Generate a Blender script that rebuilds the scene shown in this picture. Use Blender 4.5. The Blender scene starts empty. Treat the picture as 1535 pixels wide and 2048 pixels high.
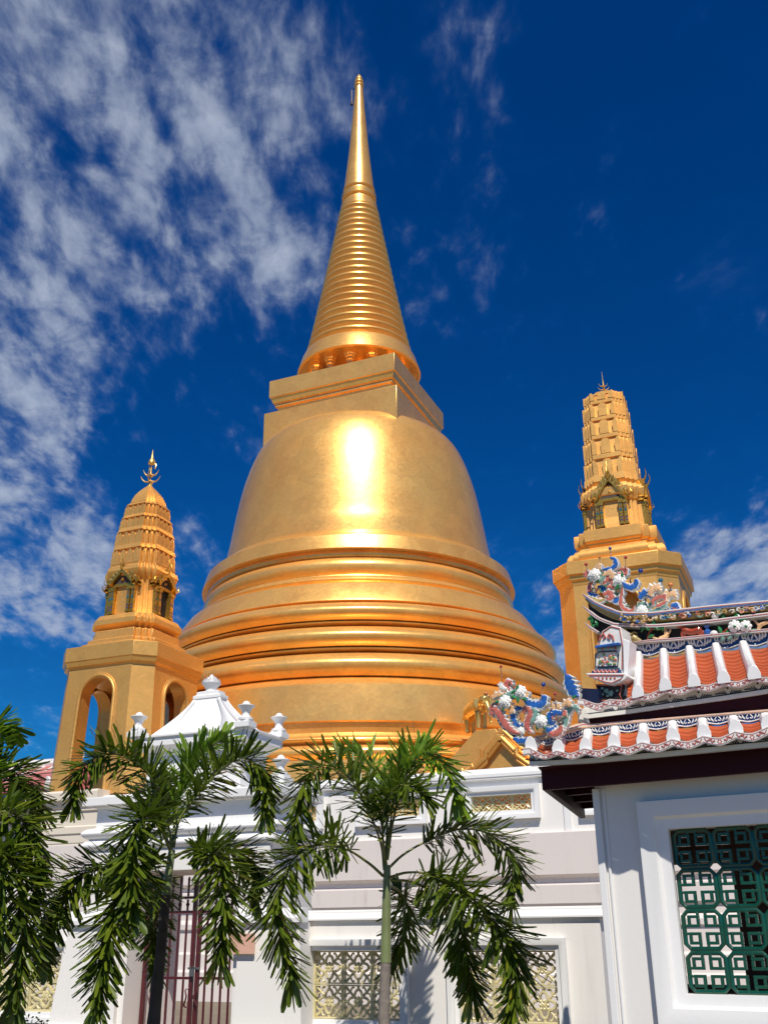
import bpy, math, random
from math import sin, cos, tan, pi, radians, degrees, atan2, hypot, sqrt
from mathutils import Vector, Matrix, Quaternion, noise
random.seed(7)
S = bpy.context.scene
col = S.collection
R = radians

# ------------------------------------------------------------------ camera
F, CX, CY = 2012.0, 767.5, 1024.0
PITCH, ROLL, CAMZ = R(22.5), R(0.59), 1.6
fw = Vector((0, cos(PITCH), sin(PITCH))); up0 = Vector((0, -sin(PITCH), cos(PITCH))); rt0 = Vector((1, 0, 0))
rt = rt0*cos(ROLL) - up0*sin(ROLL); up = up0*cos(ROLL) + rt0*sin(ROLL)
cam_d = bpy.data.cameras.new('camera'); cam = bpy.data.objects.new('camera', cam_d); col.objects.link(cam)
cam_d.sensor_fit = 'VERTICAL'; cam_d.sensor_height = 36; cam_d.lens = 36*F/2048
cam_d.clip_end = 2000; cam_d.clip_start = 0.05
M3 = Matrix((rt, up, -fw)).transposed()
cam.matrix_world = Matrix.Translation((0, 0, CAMZ)) @ M3.to_4x4()
S.camera = cam
EYE = Vector((0, 0, CAMZ))

# ------------------------------------------------------------------ light
S.view_settings.view_transform = 'Standard'; S.view_settings.look = 'None'
S.view_settings.exposure = 0.0; S.view_settings.gamma = 1
SUN_EL, SUN_AZ = R(53), R(177.5)          # azimuth clockwise from +Y (behind the camera, a little to the right)
sd = Vector((sin(SUN_AZ)*cos(SUN_EL), cos(SUN_AZ)*cos(SUN_EL), sin(SUN_EL)))
sl = bpy.data.lights.new('sun', 'SUN'); sl.energy = 4.7; sl.angle = R(0.53); sl.color = (1, 0.93, 0.82)
so = bpy.data.objects.new('sun', sl); col.objects.link(so); so.rotation_euler = (-sd).to_track_quat('-Z', 'Y').to_euler()
so.location = sd*60

W_ = bpy.data.worlds.new('World'); S.world = W_; W_.use_nodes = True

class NT:
    """tiny node helper"""
    def __init__(s, tree): s.t = tree; s.n = tree.nodes; s.l = tree.links
    def new(s, kind, **kw):
        n = s.n.new(kind)
        for k, v in kw.items(): setattr(n, k, v)
        return n
    def put(s, sock, v):
        if isinstance(v, bpy.types.NodeSocket): s.l.new(v, sock)
        elif v is not None:
            try: sock.default_value = v
            except Exception: sock.default_value = (*v, 1)
    def math(s, op, a, b=None, c=None, clamp=False):
        n = s.new('ShaderNodeMath', operation=op); n.use_clamp = clamp
        s.put(n.inputs[0], a)
        if b is not None: s.put(n.inputs[1], b)
        if c is not None: s.put(n.inputs[2], c)
        return n.outputs[0]
    def vmath(s, op, a, b=None):
        n = s.new('ShaderNodeVectorMath', operation=op); s.put(n.inputs[0], a)
        if b is not None: s.put(n.inputs[1], b)
        return n.outputs['Value'] if op in ('DOT_PRODUCT', 'LENGTH', 'DISTANCE') else n.outputs[0]
    def noise(s, vec, scale, detail=4, rough=0.55, dist=0.0):
        n = s.new('ShaderNodeTexNoise'); s.put(n.inputs['Vector'], vec); n.inputs['Scale'].default_value = scale
        n.inputs['Detail'].default_value = detail; n.inputs['Roughness'].default_value = rough; n.inputs['Distortion'].default_value = dist
        return n.outputs[0]
    def ramp(s, fac, stops, interp='LINEAR'):
        n = s.new('ShaderNodeValToRGB'); s.put(n.inputs[0], fac); e = n.color_ramp.elements; n.color_ramp.interpolation = interp
        while len(e) < len(stops): e.new(0.5)
        for q, (p, c) in zip(e, stops): q.position = p; q.color = (*c, 1) if len(c) == 3 else c
        return n.outputs[0]
    def mix(s, f, a, b, blend='MIX'):
        n = s.new('ShaderNodeMix', data_type='RGBA', blend_type=blend); s.put(n.inputs[0], f); s.put(n.inputs[6], a); s.put(n.inputs[7], b)
        return n.outputs[2]
    def smooth(s, v, a, b):
        n = s.new('ShaderNodeMapRange', interpolation_type='SMOOTHSTEP'); s.put(n.inputs[0], v); n.inputs[1].default_value = a; n.inputs[2].default_value = b
        return n.outputs[0]

def dirpx(x, y):
    d = fw + rt*((x-CX)/F) - up*((y-CY)/F)
    return d.normalized()

def build_world():
    W_.node_tree.nodes.clear(); N = NT(W_.node_tree)
    out = N.new('ShaderNodeOutputWorld'); bg = N.new('ShaderNodeBackground')
    sky = N.new('ShaderNodeTexSky', sky_type='NISHITA'); sky.sun_disc = False
    sky.sun_elevation = SUN_EL; sky.sun_rotation = SUN_AZ; sky.altitude = 600; sky.air_density = 1.0; sky.dust_density = 0.0; sky.ozone_density = 3.0
    tc = N.new('ShaderNodeTexCoord'); D = tc.outputs['Generated']
    # the clear tropical sky: deep polarised blue
    hs = N.new('ShaderNodeHueSaturation'); hs.inputs['Saturation'].default_value = 1.4; hs.inputs['Value'].default_value = 1.0
    N.put(hs.inputs['Color'], sky.outputs[0])
    clear = N.mix(1.0, hs.outputs[0], (0.16, 0.82, 1.22, 1), 'MULTIPLY')
    # flat cloud layer seen in perspective
    sep = N.new('ShaderNodeSeparateXYZ'); N.put(sep.inputs[0], D)
    zc = N.math('MAXIMUM', sep.outputs[2], 0.06)
    comb = N.new('ShaderNodeCombineXYZ')
    N.put(comb.inputs[0], N.math('DIVIDE', sep.outputs[0], N.math('ADD', zc, 0.15)))
    N.put(comb.inputs[1], N.math('DIVIDE', sep.outputs[1], N.math('ADD', zc, 0.15)))
    P = comb.outputs[0]
    big = N.noise(P, 1.7, 4, 0.55, 0.2)
    mpw = N.new('ShaderNodeMapping'); N.put(mpw.inputs[0], P); mpw.inputs['Rotation'].default_value = (0, 0, R(40)); mpw.inputs['Scale'].default_value = (1.25, 0.62, 1)
    P2 = mpw.outputs[0]
    mid = N.noise(P2, 8.0, 7, 0.56, 0.3)
    fine = N.noise(P2, 26, 5, 0.55, 0.2)
    # where the cloud banks stand (directions on the sky, wide soft lobes)
    def lobe(x, y, rad, amp):
        d = dirpx(x, y); dot = N.vmath('DOT_PRODUCT', D, tuple(d))
        return N.math('MULTIPLY', N.smooth(dot, cos(R(rad)), 1.0), amp)
    lobes = [(0, 80, 13, 0.60), (250, 90, 12, 0.34), (80, 330, 12, 0.46), (360, 330, 10, 0.34), (10, 640, 9, 0.30), (110, 720, 7, .22), (600, 130, 6, 0.34), (30, 830, 6, .25),
             (20, 1060, 7, 0.42), (120, 1150, 7, 0.42), (370, 1170, 4, 0.55), (60, 1500, 4, 0.45), (200, 1180, 5, .3),
             (1535, 1200, 6, 0.80), (1420, 1180, 4, 0.55), (1360, 1070, 2.5, 0.30), (1090, 1250, 5, 0.60), (1100, 1380, 4, .45), (1110, 430, 8, 0.22), (900, 580, 6, 0.30), (1535, 1020, 4, .22),
             (330, 560, 15, 0.22), (560, 330, 12, 0.20), (480, 700, 8, .12), (900, 130, 8, .14)]
    acc = None
    for l in lobes:
        v = lobe(*l); acc = v if acc is None else N.math('ADD', acc, v)
    acc = N.math('MULTIPLY', N.math('MINIMUM', acc, 0.85), 1.05)
    # unseen cloud added behind the camera to lighten gilding and shade
    back = N.smooth(N.vmath('DOT_PRODUCT', D, (0, -1, 0.1)), -0.25, 0.7)
    acc = N.math('ADD', acc, N.math('MULTIPLY', back, 0.06))
    side = N.smooth(N.math('ABSOLUTE', sep.outputs[0]), 0.55, 0.95)
    acc = N.math('ADD', acc, N.math('MULTIPLY', side, 0.0))
    tex = N.math('ADD', N.math('MULTIPLY', big, 0.28), N.math('ADD', N.math('MULTIPLY', mid, 0.50), N.math('MULTIPLY', fine, 0.22)))
    dens = N.math('ADD', acc, N.math('MULTIPLY', N.math('SUBTRACT', tex, 0.51), 4.6))
    cov = N.smooth(dens, -0.02, 1.55)
    veil = N.math('MULTIPLY', N.smooth(N.noise(P, 3.0, 6, 0.6, 0.4), 0.50, 0.8), 0.30)
    cov = N.math('MAXIMUM', cov, veil)
    holes = N.smooth(N.noise(P, 13, 5, 0.6, 0.5), 0.34, 0.62)
    cov = N.math('MULTIPLY', cov, N.math('ADD', 0.56, N.math('MULTIPLY', holes, 0.28)))
    shade = N.ramp(fine, [(0.25, (6.6, 7.9, 10.2)), (0.75, (8.6, 9.6, 11.6))])
    thin = N.mix(1.0, clear, (1.9, 1.75, 1.6, 1), 'MULTIPLY')
    shade = N.mix(N.smooth(cov, 0.05, 0.55), thin, shade)
    c = N.mix(cov, clear, shade)
    N.put(bg.inputs[0], c); bg.inputs[1].default_value = 0.06
    N.l.new(bg.outputs[0], out.inputs[0])
build_world()

# ------------------------------------------------------------------ frames of reference
PH = R(23)                                   # the temple court is turned 23 degrees to the view
U = Vector((cos(PH), -sin(PH), 0)); V = Vector((sin(PH), cos(PH), 0))
PB = R(33)                                   # the tiled pavilion is turned 33 degrees
UB = Vector((cos(PB), -sin(PB), 0)); VB = Vector((sin(PB), cos(PB), 0))
def at(x, y, D):
    d = dirpx(x, y); return EYE + d*(D/hypot(d.x, d.y))
def hit(x, y, n, dist):
    d = dirpx(x, y); return EYE + d*((dist - EYE.dot(n))/d.dot(n))
def W(x, y, v):
    p = hit(x, y, V, v); return p.dot(U), p.z
CB = at(1190, 1600, 8.5); CB.z = 0
def B(x, y, w):
    p = hit(x, y, VB, CB.dot(VB) + w); return (p-CB).dot(UB), p.z
ROT_T, ROT_B = -PH, -PB
def uv(u, v, z=0): return U*u + V*v + Vector((0, 0, z))

# ------------------------------------------------------------------ materials
MATS = {}
def mat(name):
    m = bpy.data.materials.new(name); m.use_nodes = True
    N = NT(m.node_tree); b = m.node_tree.nodes['Principled BSDF']; MATS[name] = m
    return m, N, b
def simple(name, c, rough=0.5, metal=0.0, var=0.12, scale=6.0, bump=0.0, bscale=40, coat=0.0, spec=0.5):
    m, N, b = mat(name); tc = N.new('ShaderNodeTexCoord')
    f = N.noise(tc.outputs['Object'], scale, 5, 0.6)
    k = N.ramp(f, [(0.25, tuple(x*(1-var) for x in c)), (0.75, tuple(min(1, x*(1+var)) for x in c))])
    N.put(b.inputs['Base Color'], k); b.inputs['Roughness'].default_value = rough; b.inputs['Metallic'].default_value = metal
    b.inputs['Coat Weight'].default_value = coat; b.inputs['Coat Roughness'].default_value = 0.12; b.inputs['Specular IOR Level'].default_value = spec
    if bump:
        bp = N.new('ShaderNodeBump'); bp.inputs['Strength'].default_value = bump; bp.inputs['Distance'].default_value = 0.01
        N.put(bp.inputs['Height'], N.noise(tc.outputs['Object'], bscale, 4, 0.6)); N.put(b.inputs['Normal'], bp.outputs[0])
    return m

def gold(name, c1, c2, rough=0.34, tile=14.0, coat=0.5, coat_r=0.12, metal=0.55, patch=1.0):
    m, N, b = mat(name); tc = N.new('ShaderNodeTexCoord'); O = tc.outputs['Object']
    big = N.noise(O, 0.45, 5, 0.6, 0.4); fine = N.noise(O, 9, 5, 0.65)
    mp = N.new('ShaderNodeMapping'); N.put(mp.inputs[0], O); mp.inputs['Scale'].default_value = (1, 1, 9); mp.inputs['Rotation'].default_value = (0.5, 0.35, 0)
    scr = N.noise(mp.outputs[0], 2.2, 6, 0.7, 1.2)
    base = N.ramp(big, [(0.3, c1), (0.7, c2)])
    base = N.mix(N.math('MULTIPLY', N.smooth(scr, 0.55, 0.75), 0.3), base, (min(1, c2[0]*1.12), min(1, c2[1]*1.18), c2[2]*1.4, 1))
    base = N.mix(N.math('MULTIPLY', N.smooth(fine, 0.5, 0.8), 0.22), base, (c1[0]*0.72, c1[1]*0.66, c1[2]*0.55, 1))
    pv_ = N.new('ShaderNodeTexVoronoi'); pv_.inputs['Scale'].default_value = 1.7; N.put(pv_.inputs['Vector'], O)
    sp_ = N.new('ShaderNodeSeparateColor'); N.put(sp_.inputs[0], pv_.outputs['Color'])
    tl_ = N.new('ShaderNodeTexVoronoi'); tl_.inputs['Scale'].default_value = tile*.8; N.put(tl_.inputs['Vector'], O)
    sq_ = N.new('ShaderNodeSeparateColor'); N.put(sq_.inputs[0], tl_.outputs['Color'])
    kk_ = N.math('ADD', N.math('ADD', 0.86, N.math('MULTIPLY', sp_.outputs[0], 0.10*patch)), N.math('MULTIPLY', sq_.outputs[1], 0.09))
    base = N.mix(1.0, base, N.vmath('SCALE', (1, 1, 1)), 'MULTIPLY') if False else N.mix(1.0, base, kk_, 'MULTIPLY')
    N.put(b.inputs['Base Color'], base); b.inputs['Metallic'].default_value = metal
    N.put(b.inputs['Roughness'], N.math('ADD', N.math('ADD', N.math('MULTIPLY', N.noise(O, 1.2, 4, 0.5), 0.14), N.math('MULTIPLY', sq_.outputs[0], 0.05)), rough-0.10))
    b.inputs['Coat Weight'].default_value = coat; b.inputs['Coat Roughness'].default_value = coat_r
    # gilded mosaic: tiny uneven tiles
    vo = N.new('ShaderNodeTexVoronoi'); vo.inputs['Scale'].default_value = tile; N.put(vo.inputs['Vector'], O)
    h = N.math('ADD', N.math('ADD', N.math('MULTIPLY', vo.outputs['Distance'], 0.4), N.math('MULTIPLY', fine, 0.6)), N.math('MULTIPLY', N.noise(O, 1.6, 3, 0.5), 2.6))
    bp = N.new('ShaderNodeBump'); bp.inputs['Strength'].default_value = 0.09; bp.inputs['Distance'].default_value = 0.02
    N.put(bp.inputs['Height'], h); N.put(b.inputs['Normal'], bp.outputs[0])
    return m

def plaster(name, c, streak=0.5, rough=0.75, c2=None):
    m, N, b = mat(name); tc = N.new('ShaderNodeTexCoord'); O = tc.outputs['Object']
    mp = N.new('ShaderNodeMapping'); N.put(mp.inputs[0], O); mp.inputs['Scale'].default_value = (5, 5, 0.35)
    st = N.noise(mp.outputs[0], 1.0, 6, 0.65); bl = N.noise(O, 1.3, 6, 0.6, 0.3)
    dirt = N.math('MULTIPLY', N.math('MULTIPLY', N.smooth(st, 0.5, 0.8), N.smooth(bl, 0.35, 0.7)), streak, clamp=True)
    d = c2 or tuple(x*0.72 for x in c)
    k = N.mix(dirt, (*c, 1), (*d, 1))
    k = N.mix(N.math('MULTIPLY', N.smooth(N.noise(O, 25, 4, 0.6), 0.62, 0.8), 0.10*streak*2), k, (*tuple(x*0.6 for x in d), 1))
    N.put(b.inputs['Base Color'], k); b.inputs['Roughness'].default_value = rough; b.inputs['Specular IOR Level'].default_value = 0.3
    bp = N.new('ShaderNodeBump'); bp.inputs['Strength'].default_value = 0.12; bp.inputs['Distance'].default_value = 0.01
    N.put(bp.inputs['Height'], N.noise(O, 18, 6, 0.6)); N.put(b.inputs['Normal'], bp.outputs[0])
    return m

GOLD = gold('gold leaf mosaic', (1.0, 0.50, 0.12), (1.0, 0.585, 0.16))
GOLD2 = gold('gold tower', (0.82, 0.42, 0.10), (0.92, 0.51, 0.14), rough=0.46, tile=22, coat=0.15, metal=0.58)
GOLDB = gold('bright gilding', (0.80, 0.50, 0.13), (0.90, 0.60, 0.18), rough=0.34, tile=60, coat=0.3, metal=0.75)
ORNG = simple('gilt and glass', (0.62, 0.36, 0.06), 0.3, 0.8, 0.45, 14, 0.4, 60)
WHITE = plaster('white plaster', (0.82, 0.80, 0.765), 0.60)
WHITE2 = plaster('white paint smooth', (0.82, 0.82, 0.81), 0.10, 0.5)
PINK = plaster('pinkish marble', (0.72, 0.66, 0.62), 0.8, 0.45, (0.52, 0.43, 0.40))
BEIGE = plaster('cream stone', (0.74, 0.67, 0.56), 0.3, 0.55)
CREAM = simple('cream glazed block', (0.62, 0.55, 0.30), 0.35, 0, 0.12, 12, 0.1, 50, 0.2)
GREEN = simple('green glazed block', (0.002, 0.062, 0.036), 0.3, 0, 0.2, 14, 0.1, 60, 0.4)
MAROON = simple('maroon lacquer', (0.034, 0.004, 0.008), 0.6, 0, 0.15, 5, 0.05, 30, 0, 0.2)
GATE = simple('red oxide gate paint', (0.085, 0.012, 0.016), 0.42, 0, 0.2, 9, 0.1, 60)
STEEL = simple('dull steel', (0.30, 0.29, 0.27), 0.4, 0.9)
BRASSK = simple('dark brass', (0.10, 0.07, 0.04), 0.4, 0.8)
ORANGE = simple('orange roof tile', (0.50, 0.105, 0.032), 0.4, 0, 0.16, 5, 0.08, 40, 0.12)
TILEW = simple('white glazed rib', (0.82, 0.81, 0.80), 0.35, 0, 0.04, 5, 0.08, 30, 0.15)
TILEG = simple('grey mortar', (0.13, 0.115, 0.105), 0.7, 0, 0.2, 9, 0.1, 40)
BLUE = simple('cobalt paint', (0.012, 0.055, 0.19), 0.35, 0, 0.2, 8, 0, 40, 0.2)
BLUEL = simple('blue glaze', (0.025, 0.12, 0.42), 0.28, 0, 0.4, 16, 0.2, 60, 0.3)
NAVY = simple('navy paint', (0.008, 0.014, 0.05), 0.4)
PINKG = simple('coral glaze', (0.55, 0.15, 0.11), 0.35, 0, 0.35, 18, 0.2, 60, 0.2)
PEACH = simple('peach glaze', (0.78, 0.47, 0.24), 0.35, 0, 0.3, 18, 0.2, 60, 0.2)
GLAZW = simple('white glaze', (0.80, 0.80, 0.76), 0.3, 0, 0.08, 12, 0.15, 60, 0.25)
GLAZG = simple('leaf green glaze', (0.02, 0.20, 0.06), 0.25, 0, 0.4, 14, 0.1, 60, 0.4)
OCHRE = simple('ochre glaze', (0.42, 0.30, 0.10), 0.35, 0, 0.4, 22, 0.3, 70, 0.2)
REDB = simple('red brown glaze', (0.36, 0.055, 0.02), 0.22, 0, 0.3, 10, 0, 50, 0.5)
REDL = simple('red line paint', (0.50, 0.11, 0.08), 0.45)
JADE = simple('celadon glaze', (0.20, 0.36, 0.30), 0.3, 0, 0.4, 16, 0.2, 60, 0.3)
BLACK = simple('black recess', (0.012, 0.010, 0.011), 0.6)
PURPLE = simple('violet glass', (0.10, 0.05, 0.22), 0.15, 0, 0.3, 10, 0, 40, 0.5)
TEAL = simple('teal glass', (0.01, 0.13, 0.20), 0.15, 0, 0.3, 10, 0, 40, 0.5)
REDP = simple('red bead', (0.45, 0.02, 0.02), 0.25, coat=0.4)
ORGP = simple('orange bead', (0.65, 0.22, 0.06), 0.3)
BLUP = simple('blue bead', (0.01, 0.04, 0.25), 0.2, coat=0.4)
BARK = simple('grey palm bark', (0.22, 0.19, 0.17), 0.8, 0, 0.35, 9, 0.5, 30)
BARKD = simple('dark palm bark', (0.055, 0.046, 0.04), 0.8, 0, 0.4, 9, 0.5, 30)
SHAFT = simple('green crownshaft', (0.19, 0.23, 0.10), 0.4, 0, 0.2, 4, 0.1, 30, 0.1)
PLAQUE = simple('peach stone', (0.70, 0.42, 0.31), 0.5, 0, 0.12, 6, 0.05, 40)
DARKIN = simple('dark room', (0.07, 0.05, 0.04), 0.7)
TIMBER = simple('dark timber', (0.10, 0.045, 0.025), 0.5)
PAVE = simple('pale paving', (0.20, 0.165, 0.115), 0.8, 0, 0.15, 1.5, 0.1, 30)
TERR = simple('pale terrace tiles', (0.26, 0.215, 0.165), 0.6, 0, 0.12, 2, 0.1, 30)

def leafmat(name, c1, c2, tr=0.25):
    m, N, b = mat(name); tc = N.new('ShaderNodeTexCoord')
    geo = N.new('ShaderNodeNewGeometry')
    f = N.math('ADD', N.math('MULTIPLY', geo.outputs['Random Per Island'], 0.75), N.math('MULTIPLY', N.noise(tc.outputs['Object'], 2.2, 3), 0.35))
    k = N.ramp(f, [(0.12, c1), (0.62, c2), (0.92, (c2[0]*1.5, c2[1]*1.25, c2[2]*0.9)), (1.0, (c2[0]*2.6, c2[1]*1.45, c2[2]))])
    N.put(b.inputs['Base Color'], k); b.inputs['Roughness'].default_value = 0.34; b.inputs['Specular IOR Level'].default_value = 0.4
    t = N.new('ShaderNodeBsdfTranslucent'); N.put(t.inputs[0], N.mix(0.5, k, (0.16, 0.30, 0.02, 1)))
    mx = N.new('ShaderNodeMixShader'); mx.inputs[0].default_value = tr
    N.l.new(b.outputs[0], mx.inputs[1]); N.l.new(t.outputs[0], mx.inputs[2])
    N.l.new(mx.outputs[0], m.node_tree.nodes['Material Output'].inputs[0])
    return m
LEAF = leafmat('palm leaflet', (0.022, 0.040, 0.004), (0.095, 0.145, 0.012), 0.22)
LEAFY = leafmat('young palm leaflet', (0.06, 0.13, 0.010), (0.15, 0.27, 0.02), 0.35)
RACH = simple('palm leaf stalk', (0.17, 0.19, 0.05), 0.45)
BUSHM = leafmat('shrub leaf', (0.015, 0.045, 0.010), (0.05, 0.11, 0.025), 0.15)

# ------------------------------------------------------------------ mesh building
ROOTS = {}
class MB:
    def __init__(s): s.v = []; s.f = []; s.m = []; s.mi = 0
    def vert(s, p): s.v.append(tuple(p)); return len(s.v)-1
    def face(s, idx): s.f.append(tuple(idx)); s.m.append(s.mi)
    def poly(s, pts): s.face([s.vert(p) for p in pts])
    def box(s, x0, x1, y0, y1, z0, z1):
        i = [s.vert(p) for p in ((x0,y0,z0),(x1,y0,z0),(x1,y1,z0),(x0,y1,z0),(x0,y0,z1),(x1,y0,z1),(x1,y1,z1),(x0,y1,z1))]
        for q in ((3,2,1,0),(4,5,6,7),(0,1,5,4),(1,2,6,5),(2,3,7,6),(3,0,4,7)): s.face([i[k] for k in q])
        return s
    def loft(s, rings, cap0=True, cap1=True, closed=True):
        n = len(rings[0]); idx = [[s.vert(p) for p in r] for r in rings]
        for a, b in zip(idx, idx[1:]):
            for k in range(n if closed else n-1):
                k2 = (k+1) % n; s.face((a[k], a[k2], b[k2], b[k]))
        if cap0: s.face(idx[0][::-1])
        if cap1: s.face(idx[-1])
        return s
    def prism(s, poly, levels):
        """levels: [(z, scale)] of a 2-D polygon"""
        return s.loft([[(x*k, y*k, z) for x, y in poly] for z, k in levels])
    def lathe(s, prof, n=48, c=(0, 0), cap=True):
        return s.loft([[(c[0]+r*cos(2*pi*k/n), c[1]+r*sin(2*pi*k/n), z) for k in range(n)] for r, z in prof], cap, cap)
    def tube(s, pts, rad, n=6, closed=False, flat=None):
        pts = [Vector(p) for p in pts]; m = len(pts); rings = []
        if not hasattr(rad, '__len__'): rad = [rad]*m
        ref = None
        for i in range(m):
            if closed: t = pts[(i+1) % m] - pts[i-1]
            else: t = pts[min(i+1, m-1)] - pts[max(i-1, 0)]
            if t.length < 1e-9: t = Vector((0, 0, 1))
            t.normalize()
            if ref is None:
                ref = t.cross(Vector((0, 0, 1)))
                if ref.length < 0.05: ref = t.cross(Vector((0, 1, 0)))
            a = (ref - t*ref.dot(t)); a.normalize(); ref = a; b = t.cross(a)
            fl = flat or (1, 1)
            rings.append([pts[i] + a*(cos(2*pi*k/n)*rad[i]*fl[0]) + b*(sin(2*pi*k/n)*rad[i]*fl[1]) for k in range(n)])
        if closed: rings.append(rings[0]); s.loft(rings, False, False)
        else: s.loft(rings)
        return s
    def plate(s, pts2, y0, y1, f=None):
        """outline in x-z, extruded along y from y0 (front) to y1 (back)"""
        f = f or (lambda x, y, z: (x, y, z)); n = len(pts2)
        a = [s.vert(f(x, y0, z)) for x, z in pts2]; b = [s.vert(f(x, y1, z)) for x, z in pts2]
        s.face(a); s.face(b[::-1])
        for k in range(n): s.face((a[(k+1) % n], a[k], b[k], b[(k+1) % n]))
        return s
    def ball(s, c, r, n=10, m=7, sc=(1, 1, 1)):
        rings = []
        for j in range(m+1):
            t = -pi/2 + pi*j/m; t = max(-pi/2+0.12, min(pi/2-0.12, t))
            rings.append([(c[0]+r*sc[0]*cos(t)*cos(2*pi*k/n), c[1]+r*sc[1]*cos(t)*sin(2*pi*k/n), c[2]+r*sc[2]*sin(t)) for k in range(n)])
        return s.loft(rings)
    def mould(s, x0, x1, prof, mit0=0.0, mit1=0.0):
        """profile (y,z) swept along x; mit = how far the ends grow per unit of -y (mitre)"""
        a = [(x0 + mit0*y, y, z) for y, z in prof]; b = [(x1 - mit1*y, y, z) for y, z in prof]
        return s.loft([a, b])
    def build(s, name, mats, parent=None, smooth=35, bevel=0.0, **props):
        me = bpy.data.meshes.new(name); me.from_pydata(s.v, [], s.f); me.validate()
        if not isinstance(mats, (list, tuple)): mats = [mats]
        for m in mats: me.materials.append(m)
        if len(mats) > 1 and len(me.polygons) == len(s.m): me.polygons.foreach_set('material_index', s.m)
        import bmesh
        bm = bmesh.new(); bm.from_mesh(me); bmesh.ops.recalc_face_normals(bm, faces=bm.faces); bm.to_mesh(me); bm.free()
        if smooth:
            me.shade_smooth(); me.set_sharp_from_angle(angle=R(smooth))
        o = bpy.data.objects.new(name, me); col.objects.link(o)
        if parent: o.parent = parent
        if bevel:
            bv = o.modifiers.new('bevel', 'BEVEL'); bv.width = bevel; bv.segments = 2; bv.limit_method = 'ANGLE'; bv.angle_limit = R(40)
        for k, v in props.items(): o[k] = v
        return o
def thing(name, label, cat, loc=(0, 0, 0), rot=0, group=None):
    o = bpy.data.objects.new(name, None); col.objects.link(o); o.empty_display_size = 0.2
    o.location = loc; o.rotation_euler = (0, 0, rot); o['label'] = label; o['category'] = cat
    if group: o['group'] = group
    return o
def catmull(pts, n=6):
    pts = [Vector(p) for p in pts]; P = [pts[0]*2-pts[1]] + pts + [pts[-1]*2-pts[-2]]; out = []
    for i in range(1, len(P)-2):
        for k in range(n):
            t = k/n; a, b, c, d = P[i-1:i+3]
            out.append(0.5*((2*b) + (c-a)*t + (2*a-5*b+4*c-d)*t*t + (3*b-a-3*c+d)*t**3))
    out.append(pts[-1]); return out
#BODY
# ------------------------------------------------------------------ the setting
g = MB(); g.poly([(-900,-900,0),(900,-900,0),(900,900,0),(-900,900,0)]); g.build('ground', PAVE, smooth=0, kind='structure')
VW = 12.05; VT = 23.5; VG = 11.7                  # depth of front wall, terrace wall and gatehouse front
T_TOP = W(900, 1543, VT)[1]; T_BAND = W(1100, 1664, VT)[1]; T_REV = W(1100, 1750, VT)[1]; T_LOW = W(1100, 1771, VT)[1]
T_L = W(82, 1583, VT)[0]
t = MB(); t.box(T_L+0.8, 22, VT+0.6, 62, T_BAND-0.3, T_BAND-0.06)
o = t.build('terrace_floor', TERR, smooth=0, kind='structure'); o.rotation_euler = (0, 0, ROT_T)

# ------------------------------------------------------------------ great golden stupa
AXP = at(717.8, 1000, 40); SX, SY = AXP.x, AXP.y
FLOOR = T_BAND - 0.06
st = thing('golden_stupa', 'huge golden bell-shaped stupa with ringed spire, tallest thing in the middle', 'stupa', (SX, SY, FLOOR), ROT_T)
def zf(y, r): # height of the near face at picture row y for radius r
    d = dirpx(717.8, y); return CAMZ + (40-r)*d.z/hypot(d.x, d.y) - FLOOR
Z0 = -FLOOR
def torus_prof(r0, zt, zb, out, n=10):
    return [(r0 + out*sin(pi*k/n), zt + (zb-zt)*k/n) for k in range(n+1)]
def lath(name, prof, n=128, m=GOLD, par=None, **k):
    prof = [(r, z) for r, z in prof]
    if prof[0][1] > prof[-1][1]: prof = prof[::-1]
    mb = MB(); mb.lathe(prof, n); return mb.build(name, m, par or st, 28, **k)
# base octagon and plinth
octa = [(cos(R(22.5+45*k))/cos(R(22.5)), sin(R(22.5+45*k))/cos(R(22.5))) for k in range(8)]
b = MB(); b.prism([(x*9.6, y*9.6) for x, y in octa], [(0, 1), (0.5, 1), (0.55, 0.97), (0.9, 0.97)]); b.build('octagonal_base', GOLD, st)
rp = 8.75
zb = [zf(y, rp) for y in (1520, 1493, 1473, 1462, 1452, 1440)]
lath('base_moulding', [(9.15, 0.9), (9.15, zb[0]-0.25), (8.9, zb[0]-0.2), (8.9, zb[0])] + torus_prof(8.75, zb[0]+0.02, zb[1]+0.08, 0.16)[:] + [(8.72, zb[1]+0.1)] + torus_prof(8.72, zb[1]+0.1, zb[2]+0.05, .2) + [(8.62, zb[2]+0.06), (8.55, zb[3]), (8.6, zb[4]), (8.66, zb[5]-0.03)])
lath('plinth_band', [(8.66, zb[5]-0.03), (8.74, zb[5]), (8.74, zb[5]+0.02), (8.66, zf(1367, 8.6)), (8.5, zf(1364, 8.5)+0.04), (8.3, zf(1358, 8.4)+0.05)])
T = [(1362, 1305, 8.02, 0.42), (1301, 1252, 7.80, 0.40), (1248, 1204, 7.50, 0.38)]
for i, (ya, yb, r0, out) in enumerate(T):
    za, zbb = zf(ya, r0), zf(yb, r0)
    h = zbb-za
    pr = [(r0-0.25, za)]; pr += [(r0-.08, za+0.01), (r0+0.10, za+0.03), (r0+0.12, za+h*0.10), (r0-0.08, za+h*0.12), (r0-0.10, za+h*0.16)]
    pr += [(r0 + out*sin(pi*(0.10+0.84*k/14)), za + h*(0.17+0.80*k/14)) for k in range(15)]
    pr += [(r0-0.02, zbb), (r0-0.3, zbb+0.02)]
    lath('torus_ring', pr)
zb1, zt1 = zf(1200, 7.35), zf(1160, 7.0)
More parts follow.
